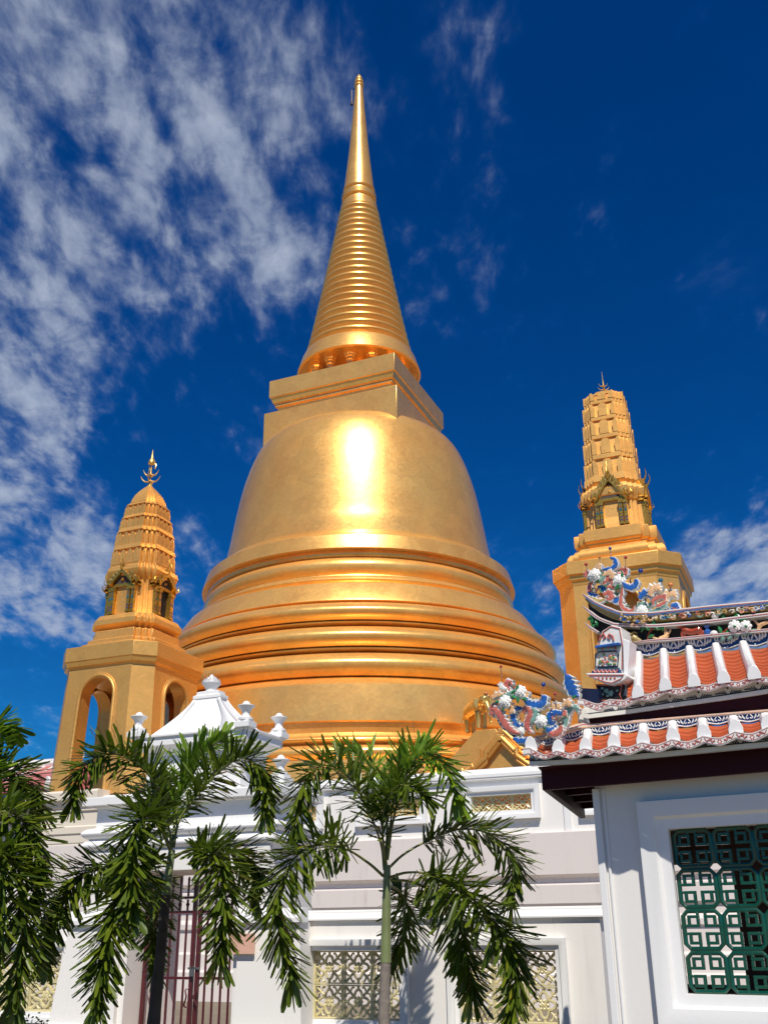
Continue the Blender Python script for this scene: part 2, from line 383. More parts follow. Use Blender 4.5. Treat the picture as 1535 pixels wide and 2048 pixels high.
lath('sloping_shoulder_band', [(7.2, zb1-0.08), (7.42, zb1), (7.38, zb1+0.10), (6.92, zt1-0.05), (6.80, zt1), (6.3, zt1+0.06)])
zl, zl2 = zf(1095, 6.35), zf(1057, 5.75)
pr = [(6.42, zt1+0.02), (6.34, zt1+.03)] + [(6.32+0.20*sin(pi*k/6), zt1+0.05+0.36*k/6) for k in range(7)] + [(6.20, zt1+0.42), (6.18, zt1+0.50)]
pr += [(6.16+0.17*sin(pi*k/6), zt1+0.51+(zl-zt1-.80)*k/6) for k in range(7)] + [(6.14, zl-.28), (6.22, zl-.24), (6.24, zl-0.14), (6.20, zl-0.03)]
lath('recess_moulding', pr)
lath('bell_rim', [(6.1, zl-0.04), (6.42, zl), (6.40, zl+0.1), (6.28, zl+0.55), (5.82, zl2-0.05), (5.55, zl2+0.02), (5.3, zl2+0.04)])
zz = lambda z: z - FLOOR
bell = [(5.56, zl2+0.02), (5.50, zz(15.75)), (5.42, zz(16.2)), (5.30, zz(17.0)), (5.18, zz(17.75)), (5.02, zz(18.6)), (4.84, zz(19.3)), (4.64, zz(19.92)), (4.40, zz(20.46)), (4.10, zz(20.86)), (3.7, zz(21.12)), (3.2, zz(21.24)), (2.4, zz(21.3)), (1.2, zz(21.33))]
bp = catmull([(r, 0, z) for r, z in bell], 5)
o = lath('bell', [(p.x, p.z) for p in bp], 160)
# square throne above the bell
sq = [(-1, -1), (1, -1), (1, 1), (-1, 1)]
b = MB(); b.prism([(x*3.08, y*3.08) for x, y in sq], [(zz(20.2), 1), (zz(22.12), 1)])
h = b.build('harmika', GOLD, st, 28, 0.02)
b = MB(); lv = [(zz(22.13), 2.55), (zz(22.32), 2.55), (zz(22.34), 2.62), (zz(22.5), 2.66), (zz(22.52), 2.75), (zz(22.66), 2.75), (zz(22.68), 2.82), (zz(22.92), 2.90), (zz(22.94), 2.95), (zz(23.75), 2.95)]
b.prism(sq, lv); b.build('cornice', GOLD, h, 28, 0.012)
# colonnade
core = MB(); core.lathe([(1.25, zz(23.7)), (1.25, zz(24.9))], 64); core.build('colonnade_core', GOLD, st)
for k in range(14):
    a = 2*pi*k/14 + 0.02; cx, cy = 2.12*cos(a), 2.12*sin(a)
    c = MB(); n = 8
    c.lathe([(0.24, zz(23.75)), (0.24, zz(23.86)), (0.15, zz(23.9)), (0.14, zz(24.42)), (0.20, zz(24.46)), (0.20, zz(24.52)), (0.16, zz(24.55)), (0.25, zz(24.60)), (0.25, zz(24.66)), (0.30, zz(24.72)), (0.30, zz(24.87))], 8, (cx, cy))
    c.build('column', GOLD, st, 0)
lath('skirt_disc', [(1.1, zz(24.87)), (2.62, zz(24.86)), (2.70, zz(24.80)), (2.80, zz(24.84)), (2.62, zz(25.45)), (2.52, zz(25.66)), (2.4, zz(25.74)), (2.0, zz(25.76))])
# ringed cone
NR = 21; zlo, zhi = zz(25.74), zz(34.0); rlo, rhi = 2.38, 0.92
pr = []; zs = [zlo + (zhi-zlo)*(1-(1-k/NR)**1.06) for k in range(NR+1)]
for k in range(NR):
    f0 = (zs[k]-zlo)/(zhi-zlo); r0 = rlo + (rhi-rlo)*f0**.92; hh = zs[k+1]-zs[k]; out = 0.055*r0+0.055; rr = r0-out*.85
    pr += [(rr+out*a_, zs[k]+hh*b_) for a_, b_ in ((0, 0), (0.02, .05), (.22, .22), (.55, .40), (.86, .52), (1.0, .62), (.98, .72), (.86, .84), (.55, .94), (.12, .985))]
pr.append((0.86, zhi))
lath('ringed_cone', pr, 96)
lath('neck_rings', [(0.84, zz(34.0)), (0.90, zz(34.08)), (0.90, zz(34.35)), (0.80, zz(34.42)), (0.74, zz(34.7)), (0.84, zz(34.76)), (0.86, zz(35.0)), (0.72, zz(35.1)), (0.70, zz(35.22)), (0.78, zz(35.3)), (0.78, zz(35.36))], 72)
cone = [(0.76, 35.36), (0.72, 35.7), (0.61, 36.8), (0.49, 38.1), (0.37, 39.7), (0.27, 41.1), (0.205, 42.1)]
lath('plain_spire', [(p.x, zz(p.z)) for p in catmull([(r, 0, z) for r, z in cone], 4)], 64)
lath('finial', [(0.2, zz(.42+41.68)), (0.25, zz(.42+41.75)), (0.26, zz(.42+41.85)), (0.17, zz(.42+41.93)), (0.23, zz(.42+42.0)), (0.235, zz(.42+42.1)), (0.15, zz(.42+42.17)), (0.19, zz(.42+42.23)), (0.19, zz(.42+42.3)), (0.11, zz(.42+42.37)), (0.13, zz(.42+42.42)), (0.09, zz(.42+42.52)), (0.01, zz(.42+42.62))], 32)
b = MB(); dx = -0.42
b.tube([(-0.18, 0, zz(.42+41.75)), (dx, 0, zz(.42+41.7)), (dx, 0, zz(.42+40.9))], 0.02); b.ball((dx, 0, zz(.42+40.75)), 0.075, sc=(1, 1, 1.4)); b.tube([(dx, 0, zz(.42+40.95)), (dx+0.17, 0, zz(.42+40.95)), (dx+.2, 0, zz(.42+41.4))], 0.014)
b.build('hanging_bell', BRASSK, st)
# ------------------------------------------------------------------ the two golden towers
def redent(s, c, n):
    """square of half side s with every corner cut back in n steps over length c"""
    q = []; st_ = c/n
    for k in range(n+1):
        q.append((s - st_*k, s - c + st_*k))
        if k < n: q.append((s - st_*(k+1), s - c + st_*k))
    out = []
    for r in range(4):
        a = pi/2*r; out += [(x*cos(a)-y*sin(a), x*sin(a)+y*cos(a)) for x, y in q]
    return out
def cham(s, c):
    q = [(s, s-c), (s-c, s)]; out = []
    for r in range(4):
        a = pi/2*r; out += [(x*cos(a)-y*sin(a), x*sin(a)+y*cos(a)) for x, y in q]
    return out
def scaled(poly, levels):
    return [[(x*k, y*k, z) for x, y in poly] for z, k in levels]
def rotz(p, r):
    a = pi/2*r; return (p[0]*cos(a)-p[1]*sin(a), p[0]*sin(a)+p[1]*cos(a), p[2])
def arch2(w, zs, n=14):  # half outline of an arch top: points left to right
    return [(-w*cos(pi*k/n), zs + w*1.05*sin(pi*k/n)) for k in range(n+1)]
def arched_shaft(root, s, c, z0, z1, aw, azs, az0, tap=0.0):
    """hollow chamfered shaft with an arched opening in each of its four sides"""
    th = 0.28*s
    for r in range(4):
        mb = MB()
        def f(x, y, z, r=r):
            k = 1+tap*(z1-z)/(z1-z0); return rotz((x*k, y*k, z), r)
        # face panel at y=-s from x=-(s-c) to s-c with arch hole
        e = s-c; top = arch2(aw, azs)
        outer = [(-e, z0), (-e, z1)] + [(e*(-1+2*(k/14)), z1) for k in range(1, 14)] + [(e, z1), (e, z0)]
        inner = [(-aw, az0)] + top + [(aw, az0)]
        # strips between the arch and the top edge
        n = len(top); A0 = [mb.vert(f(x, -s, z)) for x, z in top]; T0 = [mb.vert(f(e*(-1+2*k/14), -s, z1)) for k in range(15)]
        for k in range(14): mb.face((A0[k], A0[k+1], T0[k+1], T0[k]))
        bl, br = mb.vert(f(-e, -s, z0)), mb.vert(f(e, -s, z0)); il, ir = mb.vert(f(-aw, -s, az0)), mb.vert(f(aw, -s, az0))
        mb.face((bl, il, A0[0], T0[0])); mb.face((ir, br, T0[14], A0[14]))
        if az0 > z0: mb.face((bl, br, ir, il))
        # reveal
        A1 = [mb.vert(f(x, -s+th, z)) for x, z in inner]; A2 = [il] + A0 + [ir]
        for k in range(len(A1)-1): mb.face((A2[k+1], A2[k], A1[k], A1[k+1]))
        # chamfer panel to the right
        mb.poly([f(e, -s, z0), f(s, -e, z0), f(s, -e, z1), f(e, -s, z1)])
        mb.build('arcade_wall', GOLD2, root, 30)
        tr = MB(); pts = [(-aw*1.06, az0)] + [(x*1.06, azs+(z-azs)*1.06) for x, z in top] + [(aw*1.06, az0)]
        tr.tube([f(x, -s, z) for x, z in pts], 0.035*s, 8); pts2 = [(-aw*1.16, az0)] + [(x*1.16, azs+(z-azs)*1.16) for x, z in top] + [(aw*1.16, az0)]
        tr.tube([f(x, -s, z) for x, z in pts2], 0.02*s, 6); tr.build('arch_moulding', GOLD2, root, 50)
    mb = MB(); mb.box(-s*0.8, s*0.8, -s*0.8, s*0.8, azs+aw*1.06, z1-0.02); mb.build('arcade_ceiling', GOLD2, root, 0)
def porch(root, s, w, z0, z1, zt, big=1.0):
    """glass-set gabled niche on each face of the cella (half width w, opening to z1, gable top zt)"""
    for r in range(4):
        f = lambda x, y, z: rotz((x, y, z), r)
        def bx(mb, x0, x1, y0, y1, za, zb_):
            i = [mb.vert(f(*p)) for p in ((x0,y0,za),(x1,y0,za),(x1,y1,za),(x0,y1,za),(x0,y0,zb_),(x1,y0,zb_),(x1,y1,zb_),(x0,y1,zb_))]
            for q in ((3,2,1,0),(4,5,6,7),(0,1,5,4),(1,2,6,5),(2,3,7,6),(3,0,4,7)): mb.face([i[k] for k in q])
        d = 0.30*w*big
        m = MB(); bx(m, -w, w, -s-d*0.55, -s+0.1, z1, z1+0.10*w*2)
        p = m.build('porch', [ORNG], root, 0)
        rec = MB(); bx(rec, -w*0.46, w*0.46, -s-0.006, -s+0.05, z0, z1); rec.build('niche', BLACK if r == 1 else GOLD2, p, 0)  # flat panel; black on one face paints in the shade of an opening
        for sx in (-1, 1):
            pl = MB()
            for (xa, xb, dd) in ((0.50, 0.70, 1.0), (0.76, 0.98, 0.7)):
                x0, x1 = sorted((sx*xa*w, sx*xb*w)); yy = -s-d*dd
                hz = z1-z0
                bx(pl, x0, x1, yy, -s+0.03, z0, z1)
                bx(pl, x0-0.03*w, x1+0.03*w, yy-0.04*w, -s, z0, z0+0.07*hz); bx(pl, x0-0.03*w, x1+0.03*w, yy-0.04*w, -s, z1-0.16*hz, z1-0.02*hz)
            pl.mi = 0
            # glass insets: violet chevrons low, teal lozenges in the middle, white dots above
            rr = random.Random(r*7+sx)
            for xa, dd in ((0.60, 1.0), (0.87, 0.7)):
                xc = sx*xa*w; yy = -s-d*dd-0.012*w; hz = z1-z0
                for j in range(5):
                    pl.mi = 1 if j % 2 else 0; zc = z0 + hz*(0.10+0.055*j); ww = 0.075*w
                    pl.poly([f(xc-ww, yy, zc), f(xc, yy, zc-0.05*hz), f(xc+ww, yy, zc), f(xc, yy, zc+0.03*hz)])
                pl.mi = 2; zc = z0+hz*0.56; pl.poly([f(xc-0.09*w, yy, zc), f(xc, yy, zc-0.07*hz), f(xc+0.09*w, yy, zc), f(xc, yy, zc+0.05*hz)])
                for j in range(4):
                    pl.mi = (1, 0, 1, 2)[j]; zc = z0+hz*(0.66+0.06*j); ww = 0.04*w
                    pl.poly([f(xc-ww, yy, zc), f(xc, yy, zc-0.03*hz), f(xc+ww, yy, zc), f(xc, yy, zc+0.03*hz)])
            pl.build('glass_pilaster', [ORNG, PURPLE, TEAL, GLAZW], p, 0)
        # gable: two nested raked barges with serrated leaves and upswept horn finials
        gb = MB(); za = z1+0.2*w
        for off, k, yo in ((0, 1.15, d*0.8), (0.16*w, 0.85, d*1.25)):
            zA = zt-off*0.4 if off == 0 else zt-0.26*(zt-za)
            for sx in (-1, 1):
                L = [(sx*w*k*(1-t), za + (zA-za)*(t**0.85)) for t in [j/9 for j in range(10)]]
                for j in range(9):
                    (xa, z_a), (xb, z_b) = L[j], L[j+1]; hgt = 0.16*w
                    gb.mi = 0; i = [gb.vert(f(*q)) for q in ((xa,-s-yo,z_a-hgt),(xb,-s-yo,z_b-hgt),(xb,-s-yo,z_b+hgt*.5),(xa,-s-yo,z_a+hgt*.5),(xa,-s+.1,z_a-hgt),(xb,-s+.1,z_b-hgt),(xb,-s+.1,z_b+hgt*.5),(xa,-s+.1,z_a+hgt*.5))]
                    for q in ((0,1,2,3),(4,7,6,5),(0,4,5,1),(3,2,6,7)): gb.face([i[n] for n in q])
                    gb.mi = 1 if j % 2 else 0
                    xm, zm = (xa+xb)/2, (z_a+z_b)/2+hgt*.5
                    gb.poly([f(xa, -s-yo*1.02, z_a+hgt*.4), f(xb, -s-yo*1.02, z_b+hgt*.4), f(xm+sx*0.05*w, -s-yo*1.05, zm+hgt*1.0)])
                gb.mi = 0
                e0 = L[0]; gb.tube([f(*q) for q in catmull([(e0[0]-sx*.05*w, -s-yo*.9, e0[1]), (e0[0]+sx*0.10*w, -s-yo*1.1, e0[1]+0.02*w), (e0[0]+sx*0.20*w, -s-yo*1.25, e0[1]+0.14*w), (e0[0]+sx*0.14*w, -s-yo*1.2, e0[1]+0.36*w)], 4)], [0.055*w*(1-q/13*0.85) for q in range(13)], 5)
            ap = [(0, -s-yo, zA), (0, -s-yo*1.25, zA+0.20*w), (0, -s-yo*1.5, zA+0.42*w), (0, -s-yo*1.3, zA+0.78*w)]
            gb.tube([f(*q) for q in catmull(ap, 4)], [0.07*w*(1-q/13*0.9) for q in range(13)], 5)
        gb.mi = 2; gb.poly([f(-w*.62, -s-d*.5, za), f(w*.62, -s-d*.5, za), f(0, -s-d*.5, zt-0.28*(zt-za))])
        gb.mi = 0; gb.ball(f(0, -s-d*.55, za+0.22*(zt-za)), 0.12*w, 8, 5)
        gb.build('gable', [ORNG, OCHRE, DARKIN], p, 0)
def trident(root, z0, h, crown):
    mb = MB(); mb.lathe([(0.10*h/1.2, z0-0.06), (0.05*h, z0+0.04*h), (0.018*h, z0+0.1*h), (0.016*h, z0+0.62*h), (0.004, z0+h)], 10)
    for tier, zz_, L in ((0, 0.14, 0.24), (1, 0.31, 0.19)):
        for k in range(4):
            a = k*pi/2 + 0.35; ca, sa = cos(a), sin(a)
            q = [(0, 0, z0+zz_*h), (ca*L*.45*h, sa*L*.45*h, z0+(zz_-0.02)*h), (ca*L*.8*h, sa*L*.8*h, z0+(zz_+0.04)*h), (ca*L*h, sa*L*h, z0+(zz_+0.13)*h)]
            pts = catmull(q, 4); mb.tube(pts, [0.022*h*(1-0.8*i/(len(pts)-1))+0.003 for i in range(len(pts))], 6)
    o = mb.build('trident_finial', GOLDB, root, 40)
    if crown:
        mb = MB(); mb.lathe([(0.015, z0+0.58*h), (0.085*h, z0+0.60*h), (0.088*h, z0+0.64*h), (0.07*h, z0+0.70*h), (0.035*h, z0+0.75*h), (0.03*h, z0+0.79*h), (0.014*h, z0+0.88*h), (0.002, z0+1.0*h)], 14)
        mb.tube([(0.06*h, 0, z0+.6*h), (0.13*h, 0, z0+.56*h), (0.12*h, 0, z0+.44*h), (0.09*h, 0, z0+.47*h)], 0.012*h, 5)
        mb.tube([(-0.05*h, 0, z0+.6*h), (-0.04*h, 0, z0+.44*h)], 0.008*h, 5); mb.build('crown', GOLDB, o, 40)
def petal_tier(mb, s, c, n, z0, z1, s1, npet):
    """redented tier with a ring of pointed petals under a projecting band"""
    h = z1-z0
    mb.loft([[(x, y, z0) for x, y in redent(s*0.93, c*0.93, n)], [(x, y, z0+h*0.75) for x, y in redent(s*.91, c*.91, n)],
             [(x, y, z0+h*0.77) for x, y in redent(s*0.99, c*0.99, n)], [(x, y, z1) for x, y in redent(s1, c*s1/s, n)]])
    e = s-c
    for r in range(4):
        for k in range(npet):
            x0 = -e + 2*e*k/npet; x1 = x0 + 2*e/npet*0.94; xm = (x0+x1)/2
            q = [(x0, z0), (x1, z0), (x1, z0+h*0.50), (xm, z0+h*0.74), (x0, z0+h*0.50)]
            mb.plate(q, -s*0.985, -s*0.90, lambda x, y, z, r=r: rotz((x, y, z), r))
            # rib down the petal's middle
            mb.poly([rotz((x0+.12*(x1-x0), -s*0.99, z0), r), rotz((x1-.12*(x1-x0), -s*0.99, z0), r), rotz((xm, -s*1.01, z0+h*0.6), r)])
        st_ = c/n
        for k in range(n):  # corner petals
            xa = e + st_*k; q = [(xa+0.08*st_, z0), (xa+st_*.92, z0), (xa+st_*.92, z0+h*0.5), (xa+st_*.5, z0+h*0.74), (xa+0.08*st_, z0+h*0.5)]
            yb = -(s - st_*(k+1)) if k else -(s-st_)
            mb.plate(q, yb*0.985-0.012, yb*.9, lambda x, y, z, r=r: rotz((x, y, z), r))
            mb.plate([(-x, z) for x, z in q][::-1], yb*0.985-0.012, yb*.9, lambda x, y, z, r=r: rotz((x, y, z), r))
def niche_tier(mb, s, c, n, z0, z1, s1):
    """redented tier of plain masonry with raised round-headed blind niches"""
    h = z1-z0
    mb.loft([[(x, y, z0) for x, y in redent(s*0.93, c*.93, n)], [(x, y, z0+h*0.78) for x, y in redent(s1*0.92, c*s1/s*.92, n)],
             [(x, y, z0+h*0.80) for x, y in redent(s1*1.0, c*s1/s, n)], [(x, y, z1-0.012) for x, y in redent(s1, c*s1/s, n)], [(x, y, z1) for x, y in redent(s1*.97, c*s1/s*.97, n)]])
    e = (s-c)
    def niche(xc, w, y, r, dep):
        a = [(xc-w, z0), (xc+w, z0), (xc+w, z0+h*0.52)] + [(xc+w*cos(pi*k/8), z0+h*0.52+h*0.22*sin(pi*k/8)) for k in range(1, 8)] + [(xc-w, z0+h*0.52)]
        mb.plate(a, y-dep, y+0.08, lambda x, yy, z, r=r: rotz((x, yy, z), r))
    for r in range(4):
        niche(0, e*0.34, -s*0.95, r, 0.05); st_ = c/n
        for sx in (-1, 1):
            q = [(sx*e*0.99, z0), (sx*e*.66, z0), (sx*e*.62, z0+h*0.45), (sx*e*.82, z0+h*0.72), (sx*e*.99, z0+h*0.76)]
            if sx > 0: q = q[::-1]
            mb.plate(q, -s*0.95-0.05, -s*.9, lambda x, y, z, r=r: rotz((x, y, z), r))
        for k in range(n):
            xa = e+st_*(k+.5)
            for sx in (-1, 1): niche(sx*xa*.965, st_*0.40, -(s-st_*(k+1))*0.95, r, 0.04)
PL = at(313, 1000, 32); PL.z = 0; PR = at(1212, 1000, 32); PR.z = 0
PL = at(286, 1130, 32)
def dims(xc, yt, D, base):
    def z(y): return at(xc, y, D).z - base
    def hw(y, px): return (at(xc-px, y, D)-at(xc+px, y, D)).length/2
    return z, hw
# ---- left tower: petal tiers, trident with crown
LB = at(215, 1587, 30.3).z
tl = thing('golden_prang', 'slender golden tower with petal tiers and crowned trident, left of the great stupa', 'tower', (PL.x, PL.y, LB), ROT_T, 'golden corner towers')
z, hw = dims(290, 0, 32, LB)
def zn(y, s): # height of the near faces
    d = dirpx(270, y); return CAMZ + (32-s)*d.z/hypot(d.x, d.y) - LB
ss = hw(1340, 127)/1.2; sc_ = ss*0.30
arched_shaft(tl, ss, sc_, -0.02, z(1358)+.02, ss*0.36, z(1405)-.15, 0.0, 0.09)
k1 = hw(1325, 137)/1.2
zc0, zc1, zc2 = z(1358), z(1344), z(1322)
mb = MB(); P1 = cham(k1, k1*0.29)
mb.loft(scaled(P1, [(zc0, ss/k1), (zc0+0.06, ss/k1*1.015), (zc0+0.08, 0.965), (zc1, 0.985), (zc1+0.02, 1.0), (zc2+0.1, 1.0), (zc2+.12, .97)]))
mb.build('cornice', GOLD2, tl, 28, 0.01)
mb = MB(); zt0 = zc2+.10
for (s_, za, zb_) in ((k1*0.83, zt0, z(1306)), (k1*0.74, z(1306), z(1296)), (k1*0.64, z(1296), z(1276))):
    mb.loft(scaled(redent(s_, s_*0.36, 3), [(za, 1), (zb_-0.03, 1), (zb_, 0.97)]))
s_ = hw(1265, 86)/1.14
mb.loft(scaled(redent(s_, s_*.36, 3), [(z(1277), 0.80), (z(1273), 0.86), (z(1270), 0.9), (z(1268), 0.95), (z(1266), 1.0), (z(1256), 1.0), (z(1254), .97), (z(1246), .90), (z(1245), 0.86)]))
mb.build('stepped_base', GOLD2, tl, 28, 0.008)
cs = hw(1200, 64)/1.13
mb = MB(); mb.loft(scaled(redent(cs*0.97, cs*.40, 3), [(z(1248), 1.06), (z(1242), 1.0), (z(1176), .97), (z(1172), 1.04), (z(1166), 1.12), (z(1158), 1.17), (z(1150), 1.13), (z(1148), 1.06), (z(1141), 1.04)]))
mb.build('cella', GOLD2, tl, 28, 0.006)
porch(tl, cs*0.97, cs*0.56, z(1243), z(1190), z(1150))
mb = MB(); tiers = [(1152, 1141, 65), (1141, 1105, 61), (1105, 1069, 56.5), (1069, 1042, 49.5), (1042, 1015, 41.5)]
hws = {1152: 66, 1141: 64, 1105: 59.5, 1069: 53, 1042: 46, 1015: 37.5}
for ya, yb, _ in tiers:
    sa, sb = hw(ya, hws[ya])/1.13, hw(yb, hws[yb])/1.13
    petal_tier(mb, sa, sa*.42, 3, z(ya), z(yb), sb*1.02, 4)
sa = hw(1015, 37)/1.13
mb.loft(scaled(redent(sa, sa*.42, 3), [(z(1015), 1), (z(1006), .93), (z(996), .78), (z(988), .60), (z(980), .38), (z(973), .16), (z(970), .10)]))
for r in range(4):
    for k in range(5):
        e = sa*.58; x0 = -e+2*e*k/5; x1 = x0+2*e/5*.9
        mb.poly([rotz((x0, -sa*1.005, z(1014)), r), rotz((x1, -sa*1.005, z(1014)), r), rotz(((x0+x1)/2*.9, -sa*0.90, z(1003)), r)])
mb.build('tiered_spire', GOLD2, tl, 25)
trident(tl, z(972), z(897)-z(972), True)
# ---- right tower: plain masonry tiers with blind niches
RB = FLOOR
PR = at(1236, 1060, 32)
tr_ = thing('golden_prang', 'golden tower with blind niche tiers behind the tiled roof, right of the great stupa', 'tower', (PR.x, PR.y, RB), ROT_T, 'golden corner towers')
z, hw = dims(1236, 0, 32, RB)
s0 = hw(1190, 130)/1.11
arched_shaft(tr_, s0, s0*0.31, 0, z(1196), s0*0.42, z(1207)-s0*.44, 0)
mb = MB(); mb.box(-s0*.5, s0*.5, -s0*.5, s0*.5, 0, z(1207)); mb.build('inner_core', GOLD2, tr_, 0)
k1 = hw(1150, 142)/1.12
mb = MB(); P1 = cham(k1, k1*0.30)
mb.loft(scaled(P1, [(z(1196), s0/k1), (z(1188), 0.93), (z(1186), .955), (z(1178), .965), (z(1176), 1.0), (z(1152), 1.0), (z(1150), .98)]))
mb.build('cornice', GOLD2, tr_, 28, 0.012)
mb = MB(); sT = hw(1125, 108)/1.1
tp = [(z(1152), .98), (z(1146), .985)] + [(z(1146)+(z(1119)-z(1146))*k/8, .93+.07*sin(pi*k/8)) for k in range(9)] + [(z(1118), .86)]
mb.loft(scaled(redent(sT, sT*.30, 2), tp)); mb.build('torus_base', GOLD2, tr_, 28)
sS = hw(1085, 91)/1.1; mb = MB()
mb.loft(scaled(redent(sS, sS*.32, 2), [(z(1122), .84), (z(1112), .86), (z(1110), .92), (z(1106), .93), (z(1104), .985), (z(1102), 1.0), (z(1082), 1.0), (z(1080), .98)]))
mb.build('slab_course', GOLD2, tr_, 28, 0.01)
cs = hw(1040, 63)/1.1; mb = MB()
mb.loft(scaled(redent(cs, cs*.42, 3), [(z(1081), 1.05), (z(1070), 1.0), (z(1019), .96), (z(1017), 1.03), (z(1012), 1.05), (z(1009), 1.10), (z(996), 1.13), (z(995), 1.08), (z(988), 1.04)]))
mb.build('cella', GOLD2, tr_, 28, 0.006)
porch(tr_, cs*.98, cs*0.56, z(1072), z(1022), z(968))
mb = MB(); hs = {988: 60, 972: 57.5, 923: 54.5, 883: 51, 846: 47.5, 812: 43.5}
sa = hw(985, 60)/1.1
mb.loft(scaled(redent(sa, sa*.42, 3), [(z(995), .82), (z(984), .90), (z(978), 1.0), (z(965), .985)]))
ys = [968, 923, 883, 846, 812]
for ya, yb in zip(ys, ys[1:]):
    sa, sb = hw(ya, hs.get(ya, 57))/1.1, hw(yb, hs[yb])/1.1; niche_tier(mb, sa, sa*.42, 3, z(ya), z(yb), sb)
sa, sb = hw(812, 43.5)/1.1, hw(790, 29)/1.1
niche_tier(mb, sa, sa*.42, 3, z(812), z(792), sb)
mb.loft(scaled(redent(sb, sb*.42, 3), [(z(792.5), .96), (z(788), .82), (z(784), .52), (z(781), .2), (z(779), .1)]))
mb.build('tiered_spire', GOLD2, tr_, 25)
trident(tr_, z(781), z(739)-z(781), False)
# ------------------------------------------------------------------ white masonry
def frame_mould(mb, x0, x1, z0, z1, y, w, d, sill=None):
    """moulded window surround (mitred bevel frame) round an opening, standing d proud of plane y"""
    prof = [(0.0, 0.0), (0.0, -d*0.35), (-w*0.35, -d*0.45), (-w*0.45, -d*0.8), (-w*0.9, -d), (-w, -d), (-w, 0.0)]   # (outward offset, y)
    rings = []
    for o_, dy in prof:
        e = -o_
        rings.append([(x0-e, y+dy, z0-e), (x1+e, y+dy, z0-e), (x1+e, y+dy, z1+e), (x0-e, y+dy, z1+e)])
    mb.loft(rings, False, False)
def wall_holes(mb, x0, x1, z0, z1, y0, y1, holes):
    """wall slab with rectangular openings (x0,x1,z0,z1), butted boxes"""
    xs = x0
    for (a, b, c, d) in sorted(holes):
        mb.box(xs, a, y0, y1, z0, z1); mb.box(a, b, y0, y1, z0, c); mb.box(a, b, y0, y1, d, z1); xs = b
    mb.box(xs, x1, y0, y1, z0, z1)
def breeze(mb, x, z, s, sz, y, d):
    """one cast openwork block, centre x,z, half sizes s,sz"""
    r = 0.075*s; k = sz/s
    P = lambda a, b: (x+a*s, y, z+b*s*k)
    for sx in (-1, 1):
        mb.box(x+sx*s*0.97-r*.9, x+sx*s*0.97+r*.9, y-d*0.5, y+d*0.5, z-sz, z+sz)
    for sz_ in (-1, 1):
        mb.box(x-s*.94, x+s*.94, y-d*0.42, y+d*0.42, z+sz_*sz*.95-r*.6, z+sz_*sz*.95+r*.6)
    # quatrefoil vine ring
    pts = []
    for q in range(48):
        a = 2*pi*q/48; rr = 0.56+0.15*cos(4*a); pts.append(P(rr*cos(a), rr*sin(a)))
    mb.tube(pts, r*1.15, 6, True, (1.0, 1.5))
    for q in range(4):
        a = pi/2*q + pi/4; ca, sa = cos(a), sin(a)
        mb.tube([P(ca*0.52, sa*0.52), P(ca*0.85, sa*.85), P(ca*1.22, sa*1.22)], [r*1.2, r*1.0, r*1.5], 6)
        for t in (-0.32, 0.32):
            mb.tube(catmull([P(ca*0.78, sa*.78), P(cos(a+t)*0.92, sin(a+t)*.92), P(cos(a+t*1.45)*0.86, sin(a+t*1.45)*.86)], 3), r*.85, 5)
        c2, s2 = cos(a-pi/4), sin(a-pi/4)
        mb.tube([P(c2*0.70, s2*.70), P(c2*1.0, s2*1.0)], r*1.3, 6)
        mb.tube([P(0, 0), P(ca*0.26, sa*.26), P(ca*0.48, sa*.48)], [r*1.5, r*.9, r*1.2], 6)
        mb.ball(P(c2*0.22, s2*.22), r*1.6, 6, 4); mb.ball(P(ca*.3, sa*.3), r*1.4, 6, 4)
    mb.ball(P(0, 0), r*2.0, 8, 5, (1, 0.8, 1))
def lattice(root, x0, x1, z0, z1, y, nx, nz, d, name='lattice'):
    mb = MB(); s = (x1-x0)/nx/2; sz = (z1-z0)/nz/2
    for i in range(nx):
        for j in range(nz): breeze(mb, x0+s*(2*i+1), z0+sz*(2*j+1), s*0.985, sz*.985, y, d)
    return mb.build(name, CREAM, root, 50)

# ---- perimeter wall, one run each side of the gatehouse
ztop = W(900, 1816, VW)[1]; zcb = W(900, 1838, VW)[1]
wz1, wz0 = W(700, 1901, VW)[1], W(700, 2040, VW)[1]
def lw(x, y=1960): return W(x, y, VW)[0]
def perimeter(u0, u1, wins, label, end_r=False):
    r = thing('perimeter_wall', label, 'wall', uv(u0, VW), ROT_T, 'low white walls beside the gatehouse')
    L = u1-u0; mb = MB(); holes = [(a-u0, b-u0, wz0, wz1) for a, b in wins]
    wall_holes(mb, 0, L, 0, zcb, 0, 0.26, holes); mb.build('wall_body', WHITE, r, 0, 0.006)
    mb = MB(); h = ztop-zcb
    pr = [(0.0, zcb), (-0.045, zcb), (-0.045, zcb+h*.20), (-0.02, zcb+h*.24), (-0.02, zcb+h*.34), (0.01, zcb+h*.62), (0.03, zcb+h*.66), (0.03, zcb+h*.86), (0.06, ztop), (0.22, ztop), (0.31, zcb+.01), (0.26, zcb)]
    mb.mould(-0.02, L+(0.05 if end_r else 0.02), pr); mb.build('coping', WHITE2, r, 25, 0.004)
    mb = MB(); mb.mould(-0.01, L, [(0.0, 0.0), (-0.07, 0.0), (-0.07, wz0-0.22), (-0.05, wz0-0.17), (-0.02, wz0-.14), (0.0, wz0-.14)]); mb.build('base_course', WHITE2, r, 25, 0.004)
    for a, b in wins:
        a -= u0; b -= u0
        m2 = MB(); frame_mould(m2, a, b, wz0, wz1, -0.003, 0.125, 0.085)
        w = m2.build('window', WHITE2, r, 30)
        lattice(w, a+.004, b-.004, wz0+.002, wz1-.002, 0.10, 3, 2, 0.06)
    return r
wl = [(lw(622), lw(800)), (lw(918), lw(1114))]
